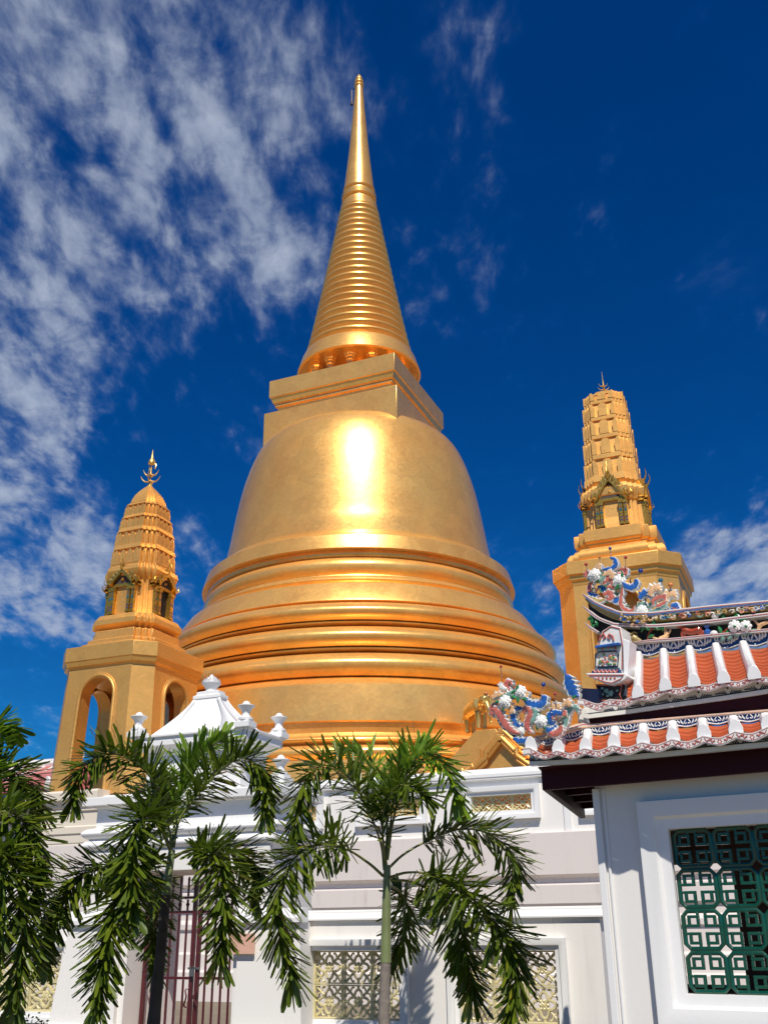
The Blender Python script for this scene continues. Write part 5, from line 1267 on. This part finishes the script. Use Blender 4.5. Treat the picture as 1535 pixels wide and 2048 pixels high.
tb(h, [(858, 576), (854, 566)], [5, 2]); tb(h, [(866, 580), (880, 598), (896, 604)], [6, 7, 3])
for pts in ([(885, 640), (884, 662), (896, 680), (886, 700)], [(872, 636), (862, 655), (868, 672), (858, 690)], [(1002, 632), (1006, 655), (990, 672), (998, 692)], [(1016, 632), (1030, 652), (1020, 668), (1034, 688)]): tb(h, pts, [11, 9, 6, 6])
tb(h, [(1018, 618), (1036, 640), (1044, 672)], [6, 8, 3])
o = h.build('horse_figure', REDB, fr, 50); rm = o.modifiers.new('join', 'REMESH'); rm.mode = 'VOXEL'; rm.voxel_size = .0045; rm.use_smooth_shade = True
v = MB(); s0_, z0_ = FC(1072, 690, wf); s1_, z1_ = FC(1072, 590, wf); hh = z1_-z0_
v.lathe([(r_*K, z0_+t_*hh) for r_, t_ in ((14, 0), (16, .06), (9, .16), (24, .42), (26, .58), (10, .76), (12, .86), (22, 1.0))], 14, (s0_, wf)); v.build('vase', BLUEL, fr, 45)
for x, y, r_ in ((1272, 592, 46), (1360, 592, 44)): s_, z_ = FC(x, y, wf-.05); blossom(fr, s_, z_, wf-.05, r_*K*.78)
for x, y in ((1272, 592), (1360, 592)):
    s_, z_ = FC(x, y, wf-.08); mb = MB(); mb.ball((s_, wf-.075, z_), 10*K, 8, 5, (1, .6, 1)); mb.build('blossom_heart', GLAZG, fr, 50)
leafs(fr, [(*FC(x, y, wf-.03), r_*K, a) for x, y, r_, a in ((1280, 525, 32, .5), (1310, 515, 30, 2.2), (1250, 545, 28, 2.6), (1330, 545, 26, -.3), (1185, 515, 24, 1.3), (1160, 620, 22, 1.9), (1220, 640, 22, .6))], wf-.03)
leafs(fr, [(*FC(x, y, wf-.03), r_*K, a) for x, y, r_, a in ((1180, 685, 26, 1.3), (1240, 680, 24, .7), (1295, 655, 26, .2), (1345, 650, 22, 2.6), (1410, 635, 26, .4))], wf-.03, JADE)
leafs(fr, [(*FC(x, y, wf-.03), r_*K, a) for x, y, r_, a in ((640, 575, 28, .9), (660, 600, 26, 2.4), (690, 605, 26, .3), (560, 600, 30, 1.2), (590, 605, 24, 2.2), (625, 670, 20, .2), (710, 600, 22, 1.6))], wf-.03)
for x, y in ((1112, 648), (1122, 515), (568, 580)):
    s_, z_ = FC(x, y, wf-.03); mb = MB(); mb.ball((s_, wf-.03, z_), 20*K, 8, 6, (1.3, .7, 1)); mb.build('flower_bud', GLAZW, fr, 50)
f_ = MB(); tb(f_, [(415, 650), (450, 668), (500, 690), (545, 712)], [10, 26, 30, 16], n=9); tb(f_, [(418, 652), (408, 620), (440, 615)], [8, 10, 3]); tb(f_, [(470, 660), (490, 640), (520, 650)], [6, 8, 2]); f_.build('fish_figure', OCHRE, fr, 50)
a_ = MB(); tb(a_, [(675, 708), (700, 695), (730, 680), (755, 660)], [12, 22, 20, 14], n=8); tb(a_, [(755, 660), (735, 625), (728, 600)], [13, 10, 5]); tb(a_, [(730, 650), (765, 640), (778, 615)], [11, 9, 4]); tb(a_, [(720, 690), (760, 690)], [9, 5]); tb(a_, [(640, 680), (665, 690), (690, 700)], [7, 10, 12]); a_.build('beast_figure', PEACH, fr, 50)
b_ = MB(); tb(b_, [(600, 700), (606, 650), (640, 610), (650, 580)], [6, 6, 5, 3]); b_.build('branch', REDB, fr, 50); b_ = MB(); tb(b_, [(1180, 690), (1190, 640), (1230, 600), (1260, 560)], [5, 5, 5, 3]); tb(b_, [(1190, 640), (1150, 620)], [4, 3]); b_.build('branch', REDB, fr, 50)
g_ = MB(); tb(g_, [(1450, 650), (1470, 590), (1500, 570), (1540, 560)], [10, 14, 14, 10]); tb(g_, [(1470, 590), (1440, 560), (1420, 545)], [10, 8, 4]); g_.build('creature_figure', PEACH, fr, 50)
for k, (x, y) in enumerate([(400+rr.uniform(0, 1150), 0) for _ in range(70)]):
    yy = (540 if x < 640 else 545-(x-640)*.085)-16+rr.uniform(-16, 16); w_ = wr-.045; s_, z_ = FC(x, yy, w_); mb = MB()
    m = [OCHRE, PEACH, JADE, PINKG, BLUEL, GLAZW, OCHRE][k % 7]
    P = [(s_+K*(9+3*q)*cos(q*.9+k), w_-.01, z_+K*(6+2*q)*sin(q*.9+k)) for q in range(6)]; mb.tube(P, [K*5, K*6, K*6, K*6, K*5, K*2], 5); mb.build('carved_scroll', m, fr, 50)
for k in range(26):   # gilded phoenix at the foot of the swallow tail
    x, y = rr.uniform(385, 600), rr.uniform(505, 580); s_, z_ = FC(x, y, wr-.08); mb = MB(); a = rr.uniform(0, 6)
    P = [(s_+K*26*t_*cos(a+t_), wr-.085, z_+K*18*t_*sin(a+t_)) for t_ in (0, .3, .6, .9, 1.2)]; mb.tube(P, [K*9, K*9, K*7, K*5, K*1], 5); mb.build('phoenix_feather', [OCHRE, OCHRE, PEACH, OCHRE, BLUEL][k % 5], fr, 50)
leafs(fr, [(*FC(x, y, wr-.04), 20*K, a) for x, y, a in ((150, 530, .5), (165, 555, 1.4), (175, 590, .2), (200, 570, 1.9))], wr-.04)
# blue scaled horn at the tip of the upper eave
hn = empty_part('eave_horn', pv)
add_curl(hn, [B(x, y, -.33) for x, y in ((1134, 1349), (1138, 1366), (1146, 1384), (1157, 1394))], -.33, .085, BLUEL, 'scaled_horn', spikes=5, seed=5)
leafs(hn, [(*B(1147, 1394, -.36), .02, .4)], -.36)
# ------------------------------------------------------------------ foxtail palms
def frond(root, ctrl, L=0.34, n=88, seed=0, m=LEAF, bare=0.22, tip=1.0, wid=.027, stalk=.015, spread=0.95):
    n = int(n*1.4); L *= 1.08
    """one plumose frond: stalk curve (world points) with leaflets set all round it, and a fishtail tip"""
    rr = random.Random(seed); org = Vector(root.location)
    P = catmull([Vector(c)-org for c in ctrl], 10); N_ = len(P)
    seg = [0]
    for a, b in zip(P, P[1:]): seg.append(seg[-1]+(b-a).length)
    tot = seg[-1]
    def pt(t):
        d = t*tot
        for k in range(1, N_):
            if seg[k] >= d: 
                f = (d-seg[k-1])/max(1e-6, seg[k]-seg[k-1]); return P[k-1].lerp(P[k], f), (P[k]-P[k-1]).normalized()
        return P[-1], (P[-1]-P[-2]).normalized()
    mb = MB(); mb.mi = 1
    mb.tube(P, [stalk*(1-.82*k/(N_-1)) for k in range(N_)], 6); mb.mi = 0
    def leaf(p, tg, dirn, ln, wd, droop):
        side = dirn.cross(Vector((rr.uniform(-.5, .5), rr.uniform(-.5, .5), 1))); 
        if side.length < .01: return
        side.normalize(); prev = None; q = p.copy(); d = dirn.copy()
        tw = rr.uniform(-.5, .5)
        for j, (f, w_) in enumerate(((0, .35), (.28, .9), (.62, 1.0), (.88, .95), (1.0, .5))):
            if j: 
                st_ = ln*(f-pf); d = (d + Vector((0, 0, -droop))*st_/ln).normalized(); q = q + d*st_
            pf = f; sd_ = (side*cos(tw*f)+d.cross(side)*sin(tw*f))*wd*w_*.5; cr = d.cross(side)*wd*.16*w_
            a, b, c = mb.vert(q-sd_+cr), mb.vert(q), mb.vert(q+sd_+cr)
            if prev: mb.face((prev[0], prev[1], b, a)); mb.face((prev[1], prev[2], c, b))
            prev = (a, b, c)
    for i in range(n):
        t = bare+(1-bare)*(i+rr.uniform(0, .8))/n
        if t > .995: continue
        p, tg = pt(t); x = (t-bare)/(1-bare)
        up_ = Vector((0, 0, 1)); sideV = tg.cross(up_)
        if sideV.length < .15: sideV = tg.cross(Vector((0.4, 1, 0)))
        sideV.normalize(); nor = sideV.cross(tg).normalized()
        prof = min(1, .55+2.6*x)*(1-.52*max(0, (x-.55)/.45)**1.3)
        for sg in (-1, 1):
            ang = rr.gauss(0.12, spread)
            lat = sideV*sg*cos(ang)+nor*sin(ang)
            fwd = rr.uniform(.1, .55)+.6*x
            d = (lat+tg*fwd).normalized(); leaf(p, tg, d, L*prof*rr.uniform(.82, 1.12), wid*rr.uniform(.75, 1.3), .16)
        if i % 3 == 0:
            lat = nor*rr.uniform(.5, 1)+sideV*rr.uniform(-.6, .6); leaf(p, tg, (lat+tg*1.1).normalized(), L*prof*rr.uniform(.7, .95), wid, .6)
    p, tg = pt(.985); sideV = tg.cross(Vector((.2, 1, .1))).normalized()
    for k in range(7):   # fishtail end
        a = (k-3)*.20; leaf(p, tg, (tg*cos(a)+sideV*sin(a)).normalized(), L*.80*tip*rr.uniform(.85, 1.1), wid*2.0, .25)
    return mb.build('frond', [m, RACH], root, 60)
def palm(label, base, bpx, trunkD, trunk_pts, radii, mt, fr_, seed, shaft=None):
    r = thing('palm_tree', label, 'palm', base, 0, 'foxtail palms'); org = Vector(base)
    mb = MB(); P = catmull([Vector(p)-org for p in trunk_pts], 8); n = len(P)
    rad = []
    for k in range(n):
        f = k/(n-1)*(len(radii)-1); i = min(int(f), len(radii)-2); rad.append(radii[i]+(radii[i+1]-radii[i])*(f-i))
    rings = [rd*(1+.05*(1 if k % 4 == 0 else 0)) for k, rd in enumerate(rad)]
    mb.tube(P, rings, 14); mb.build('trunk', mt, r, 50)
    if shaft:
        mb = MB(); Q = catmull([Vector(p)-org for p in shaft[0]], 6); mb.tube(Q, [shaft[1][0]+(shaft[1][1]-shaft[1][0])*k/(len(Q)-1) for k in range(len(Q))], 14); mb.build('crownshaft', SHAFT, r, 50)
    for i, f in enumerate(fr_):
        ctrl = [at(x, y, d) for x, y, d in f[0]]; frond(r, ctrl, seed=seed+i, **(f[1] if len(f) > 1 else {}))
    return r
Dp = 10.7
def gp(x, y, D):
    p = at(x, y, D); return Vector((p.x, p.y, 0))
b0 = gp(770, 2040, Dp)
def cw(*pts): return [(x, y, Dp+d) for x, y, d in pts]
trunk_top = at(772, 1925, Dp)
palm('tall palm with ringed grey trunk and green crownshaft, standing right of the gate', b0, None, Dp,
     [b0, at(768, 2040, Dp), at(769, 1980, Dp), at(771, 1920, Dp)], [.060, .055, .052, .050], BARK, [
    (cw((768,1740,0),(762,1690,0),(742,1635,-.1),(705,1565,-.3),(655,1530,-.5),(612,1560,-.7),(592,1640,-.8)), dict(n=84)),
    (cw((766,1752,0),(735,1725,-.15),(690,1698,-.4),(630,1690,-.7),(575,1735,-.95),(552,1830,-1.1),(585,1950,-1.15)), dict(n=110, L=.36)),
    (cw((770,1720,.05),(774,1650,.2),(768,1590,.4),(742,1530,.6),(690,1500,.8)), dict(n=50, m=LEAFY, L=.34, bare=.4, spread=.6)),
    (cw((774,1720,-.05),(786,1640,-.1),(808,1560,-.1),(842,1505,-.15),(885,1530,-.25),(912,1590,-.3)), dict(n=64, m=LEAFY, L=.34, bare=.3, spread=.6)),
    (cw((772,1715,0),(780,1650,0),(790,1590,.0),(812,1535,.15),(845,1495,.4)), dict(n=56, L=.36, m=LEAFY, bare=.3, spread=.6)),
    (cw((778,1735,0),(808,1708,.05),(855,1682,.1),(925,1658,.2),(990,1675,.3),(1030,1725,.4),(1022,1800,.4)), dict(n=96, L=.33)),
    (cw((778,1755,0),(815,1745,-.2),(862,1750,-.5),(930,1785,-.85),(995,1855,-1.1),(1035,1935,-1.2),(1018,2035,-1.25)), dict(n=120, L=.36)),
    (cw((780,1760,0),(825,1765,-.1),(885,1800,-.3),(922,1865,-.45),(945,1985,-.5)), dict(n=92, L=.34)),
    (cw((778,1770,0),(800,1785,.3),(815,1820,.6),(808,1875,.75),(785,1930,.8)), dict(n=74, L=.34, m=LEAF)),
    (cw((772,1730,0),(765,1670,-.2),(770,1610,-.3),(800,1570,-.5),(850,1590,-.7)), dict(n=50, L=.33)),
  ], 100, ([at(771, 1925, Dp), at(772, 1850, Dp), at(773, 1780, Dp), at(774, 1730, Dp)], (.054, .034)))
# the palm in front of the gate: its crown in the photograph stands over a leaning dark trunk
Dq = 10.2; c1 = lambda *pts: [(x/2.476, 1340+y/2.476, Dq+d) for x, y, d in pts]
q0 = gp(303, 2040, Dq)
palm('foxtail palm with a dark leaning trunk, standing right in front of the red iron gate', q0, None, Dq,
     [q0, at(308, 2040, Dq), at(322, 1900, Dq), at(333, 1790, Dq)], [.068, .058, .047, .042], BARKD, [
    (c1((850,900,0),(835,780,-.1),(770,570,-.25),(650,440,-.4),(510,420,-.6),(400,500,-.7),(368,630,-.75)), dict(n=96, L=.30)),
    (c1((860,880,0),(890,740,0),(985,610,0),(1110,480,-.05),(1230,440,-.1),(1310,540,-.15),(1315,690,-.2)), dict(n=104, L=.30)),
    (c1((855,870,0),(870,720,.2),(905,560,.4),(980,430,.5),(1090,350,.6)), dict(n=74, m=LEAFY, L=.33)),
    (c1((845,900,0),(790,780,-.4),(715,720,-.7),(665,820,-.95),(655,1000,-1.1),(650,1180,-1.15)), dict(n=96, L=.33)),
    (c1((845,930,0),(740,930,-.1),(580,960,-.25),(430,1010,-.35),(320,1110,-.45),(250,1260,-.5),(228,1420,-.5)), dict(n=112, L=.30)),
    (c1((845,950,0),(760,960,-.4),(660,1040,-.75),(570,1220,-1.0),(510,1440,-1.1),(480,1660,-1.15)), dict(n=120, L=.32, tip=1.3)),
    (c1((860,930,0),(940,890,-.2),(1040,900,-.45),(1095,1000,-.6),(1110,1180,-.65),(1090,1400,-.65)), dict(n=100, L=.31, tip=1.2)),
    (c1((860,920,0),(960,890,.1),(1090,880,.25),(1210,920,.35),(1265,1020,.4),(1260,1110,.4)), dict(n=84, L=.28)),
    (c1((850,960,0),(820,1040,.3),(775,1160,.55),(760,1310,.65),(770,1480,.65)), dict(n=84, L=.26)),
    (c1((850,900,0),(800,760,.2),(760,640,.4),(780,560,.5),(830,560,.6)), dict(n=60, L=.30)),
  ], 200, ([at(333, 1790, Dq), at(338, 1745, Dq), at(344, 1700, Dq)], (.044, .032)))
# the palm cut off by the left edge
De = 9.6; c2 = lambda *pts: [(x/2.476, 1340+y/2.476, De+d) for x, y, d in pts]
e0 = gp(-95, 2040, De)
palm('foxtail palm at the left edge of the photo, its trunk out of frame', e0, None, De,
     [e0, at(-90, 2040, De), at(-75, 1900, De), at(-66, 1760, De)], [.085, .07, .06, .055], BARK, [
    (c2((-150,900,0),(-140,700,0),(-110,480,0),(-60,330,0),(-10,260,.05),(40,280,.1)), dict(n=70, L=.30, m=LEAFY)),
    (c2((-150,900,0),(-110,700,.1),(-40,530,.2),(60,500,.3),(140,580,.4),(190,680,.45)), dict(n=92, L=.31)),
    (c2((-150,920,0),(-90,780,-.1),(20,700,-.2),(120,760,-.3),(175,920,-.4),(185,1100,-.45)), dict(n=84, L=.31)),
    (c2((-150,940,0),(-80,880,-.2),(20,900,-.45),(90,1040,-.6),(110,1250,-.7),(95,1450,-.7),(70,1640,-.7)), dict(n=96, L=.31)),
    (c2((-150,930,0),(-100,860,-.3),(-30,880,-.6),(10,1000,-.8),(0,1200,-.9),(-30,1400,-.9)), dict(n=66, L=.30)),
  ], 300, ([at(-66, 1760, De), at(-62, 1720, De), at(-60, 1690, De)], (.058, .04)))
# clipped shrub at the foot of the wall, bottom left
bs = gp(28, 2047, 10.9); top = at(30, 2030, 10.9).z
r = thing('shrub', 'small leafy green shrub at the foot of the white wall, bottom left corner', 'shrub', bs)
mb = MB(); rr = random.Random(5)
for k in range(1500):
    a, e = rr.uniform(0, 2*pi), rr.random(); R0 = .42*sqrt(rr.random()); x, y = R0*cos(a)*1.25, R0*sin(a)*.8; zz_ = top*(rr.random()**.6)*(1-.5*(R0/.42)**3)+rr.uniform(-.02, .05)
    if rr.random() < .04: zz_ += rr.uniform(0, .07)
    d = Vector((rr.gauss(0, 1), rr.gauss(0, 1), rr.gauss(.5, .7))).normalized(); s_ = d.cross(Vector((rr.gauss(0, 1), rr.gauss(0, 1), rr.gauss(0, 1)))).normalized(); p = Vector((x, y, max(.03, zz_))); l = rr.uniform(.03, .05)
    mb.poly([p, p+d*l*.5+s_*l*.24, p+d*l, p+d*l*.5-s_*l*.24])
mb.build('foliage', BUSHM, r, 0)
mb = MB()
for k in range(7): a = k*.9; mb.tube([(0.03*cos(a), .03*sin(a), 0), (.14*cos(a), .1*sin(a), top*.45), (.25*cos(a), .17*sin(a), top*.8)], [.012, .008, .004], 5)
mb.build('stem', BARK, r, 40)
# ------------------------------------------------------------------ elephant and gabled porch on the stupa terrace
De_ = 29.0
def loc(px, py, D, root): return at(px, py, D)-root
ep = at(968, 1458, De_+1.7); er = thing('elephant_statue', 'polished golden elephant statue standing on the gabled porch beside the stupa', 'statue', ep, R(0))
Kp = (at(978, 1420, De_+1.7)-at(968, 1420, De_+1.7)).length/10     # metres per pixel there
def E_(px, py, dy=0.0): return ((px-968)*Kp, dy, (1458-py)*Kp*1.02)
mb = MB()
def et(pts, rad, n=12): 
    P = catmull([E_(*p) for p in pts], 4); m_ = len(P); L_ = []
    for k in range(m_):
        f = k/(m_-1)*(len(rad)-1); i = min(int(f), len(rad)-2); L_.append((rad[i]+(rad[i+1]-rad[i])*(f-i))*Kp)
    mb.tube(P, L_, n)
# body seen three-quarter from the front, rump to the left and back
et([(940,1428,.75),(945,1418,.6),(953,1413,.35),(961,1412,.1),(967,1412,-.05)], [11, 16, 17.5, 16, 11])
et([(963,1408,-.05),(968,1405,-.25),(972,1407,-.42)], [10, 12.5, 8])                               # head
et([(971,1412,-.45),(974,1424,-.56),(976,1438,-.56),(977,1449,-.52),(981,1453,-.56)], [7, 5.2, 3.8, 2.8, 2.0])  # trunk
for x, y in ((-5, 0), (6, .1)): et([(968+x*.9,1414,-.42),(967+x*1.5,1424,-.60),(969+x*1.7,1430,-.72)], [2.0, 1.6, .7], 8)   # tusks
for (x0, y0), (x1, y1) in (((957,.02),(957,.0)),((969,.22),(969,.22)),((938,.70),(938,.72)),((950,.85),(951,.86))):
    et([(x0,1424,y0),(x0,1438,y0),(x1,1450,y1),(x1,1457.5,y1)], [8, 6.5, 5.4, 6.2])
et([(932,1420,.9),(929,1432,1.0),(930,1446,1.0)], [2.2, 1.5, 1.2], 6)
b_ = mb.build('body', GOLDB, er, 60); rm = b_.modifiers.new('join', 'REMESH'); rm.mode = 'VOXEL'; rm.voxel_size = .022; rm.use_smooth_shade = True; sm = b_.modifiers.new('smooth', 'SMOOTH'); sm.iterations = 5
for cx_, sg in ((957, -1), (978, 1)):
    mb = MB(); pts = [(0, 0), (5*sg, 5), (10*sg, 3), (12*sg, -6), (9*sg, -15), (5*sg, -19), (2*sg, -12)]
    Q = catmull([((cx_-968+x*.75)*Kp, 0, (1458-1404+y*.85)*Kp) for x, y in pts+[pts[0]]], 4)[:-1]
    if sg < 0: Q = Q[::-1]
    mb.plate([(p.x, p.z) for p in Q], -.30, -.26); mb.build('ear', GOLDB, er, 40, .012)
# gabled porch: two nested gables with stepped barges, roof running back to the stupa
gp_ = at(1000, 1540, De_); gr = thing('gabled_porch', 'golden porch with two nested stepped gables rising above the terrace wall beside the stupa', 'porch', gp_, ROT_T)
Kg = (at(1010, 1500, De_)-at(1000, 1500, De_)).length/10
def G(px, py, off=0.0): 
    d = dirpx(px, py); Vn = V; p = EYE+d*(((Vector(gp_)-EYE).dot(Vn)+off)/d.dot(Vn))-Vector(gp_); return p.dot(U), p.z
def gable(apex, hw, foot, y0, depth, mt, name, thick):
    ax_, az = G(*apex); fz = G(apex[0], foot)[1]; hwm_ = hw*Kg
    roof = MB()
    for sg in (-1, 1):
        P = [(ax_, az), (ax_+sg*hwm_*.52, az-(az-fz)*.52), (ax_+sg*hwm_*.60, az-(az-fz)*.66), (ax_+sg*hwm_*1.0, fz)]
        for (xa, za), (xb, zb2) in zip(P, P[1:]):
            q = [(xa, za), (xb, zb2), (xb, zb2-thick), (xa, za-thick)]
            if sg < 0: q = q[::-1]
            roof.plate(q, y0, y0+depth)
    o = roof.build('roof', mt, gr, 20, .01)
    for sg in (-1, 1):
        bg = MB(); P = [(ax_+sg*.03, az+.05), (ax_+sg*hwm_*.50, az-(az-fz)*.50+.05), (ax_+sg*hwm_*.55, az-(az-fz)*.50+.09), (ax_+sg*hwm_*.58, az-(az-fz)*.66+.03), (ax_+sg*hwm_*1.02, fz+.03), (ax_+sg*hwm_*1.10, fz+.14)]
        bg.tube([(x, y0-.05, z_) for x, z_ in P], [.075, .075, .09, .075, .075, .05], 8, False, (1, 1)); bg.tube([(x, y0-.02, z_-.13) for x, z_ in P[:5]], [.06]*5, 6); bg.build('barge_board', mt, o, 40)
    tym = MB(); tym.plate([(ax_-hwm_*.92, fz-.3), (ax_+hwm_*.92, fz-.3), (ax_+hwm_*.92, fz-.02), (ax_, az-thick), (ax_-hwm_*.92, fz-.02)], y0+.12, y0+.3); tym.build('tympanum', GOLD2, o, 0)
    bl = MB(); bl.box(ax_-.12, ax_+.12, y0-.11, y0+.1, az-.05, az+.12); bl.build('apex_block', mt, o, 0, .02)
gable((1006, 1481), 56, 1538, -.25, 1.3, GOLD2, 'front', .14)
gable((998, 1461), 82, 1540, .35, 2.6, GOLD2, 'back', .16)
mb = MB(); a, b = G(892, 1520), G(960, 1460)
mb.plate([G(x_, y_, .9) for x_, y_ in ((880, 1570), (884, 1536), (950, 1461), (990, 1457), (1046, 1540), (1046, 1575))], .9, 3.2); mb.build('stepped_base', GOLD2, gr, 0, .015)
# ------------------------------------------------------------------ far temple roof at the left edge
fr_p = at(10, 1600, 44); fr2 = thing('distant_hall', 'far white temple hall with tiled Chinese roof, behind palm fronds at the left edge', 'hall', (fr_p.x, fr_p.y, 0), R(-20))
Kf = (at(20, 1550, 44)-at(10, 1550, 44)).length/10; zf_ = lambda y: at(10, y, 44).z
mb = MB(); mb.box(-8, 3.4, 2, 9, 0, zf_(1600)); mb.build('walls', WHITE, fr2, 0)
xr = lambda x: (x-10)*Kf
mb = MB(); mb.loft([[(-8, 0.5, zf_(1600)), (xr(98), 0.5, zf_(1576)), (xr(98), 9, zf_(1576)), (-8, 9, zf_(1600))], [(-8, 4.0, zf_(1508)), (xr(28), 4.0, zf_(1496)), (xr(28), 5, zf_(1496)), (-8, 5, zf_(1508))]]); mb.build('roof', PINKG, fr2, 0)
for k in range(12):
    t0 = xr(90)-k*.55; mb = MB(); mb.tube([(t0, .42, zf_(1598)+.05), (min(t0, xr(28))-.02*k, 3.9, zf_(1508)+.1)], .08, 6); mb.build('rib', TILEW, fr2, 40)
mb = MB(); mb.tube([(xr(102), .4, zf_(1576)), (xr(70), 1.8, zf_(1550)), (xr(28), 4, zf_(1494))], .2, 8); mb.tube([(-8, 4, zf_(1496)), (xr(10), 4, zf_(1496)), (xr(32), 4, zf_(1490))], .22, 8); mb.build('ridge', TILEW, fr2, 40)
mb = MB(); mb.box(-8, xr(98), .4, .55, zf_(1596), zf_(1586)); mb.build('painted_eave', BLUE, fr2, 0)
rr = random.Random(9)
for (cx_, cy_, n_) in ((19, 1482, 22), (88, 1562, 10)):
    o = MB()
    for k in range(n_):
        a = rr.uniform(0, 6.3); x, z_ = xr(cx_+rr.gauss(0, 7 if n_ > 15 else 4)), zf_(cy_+rr.gauss(0, 6)); y_ = 4 if n_ > 15 else .8
        P = catmull([(x, y_, z_), (x+.14*cos(a), y_-.05, z_+.14*sin(a)), (x+.25*cos(a+.7), y_, z_+.25*sin(a+.7)), (x+.22*cos(a+1.5), y_, z_+.3*sin(a+1.5))], 3); o.tube(P, [.08*(1-.07*i) for i in range(len(P))], 5)
    o.build('dragon_finial', GLAZW, fr2, 40)
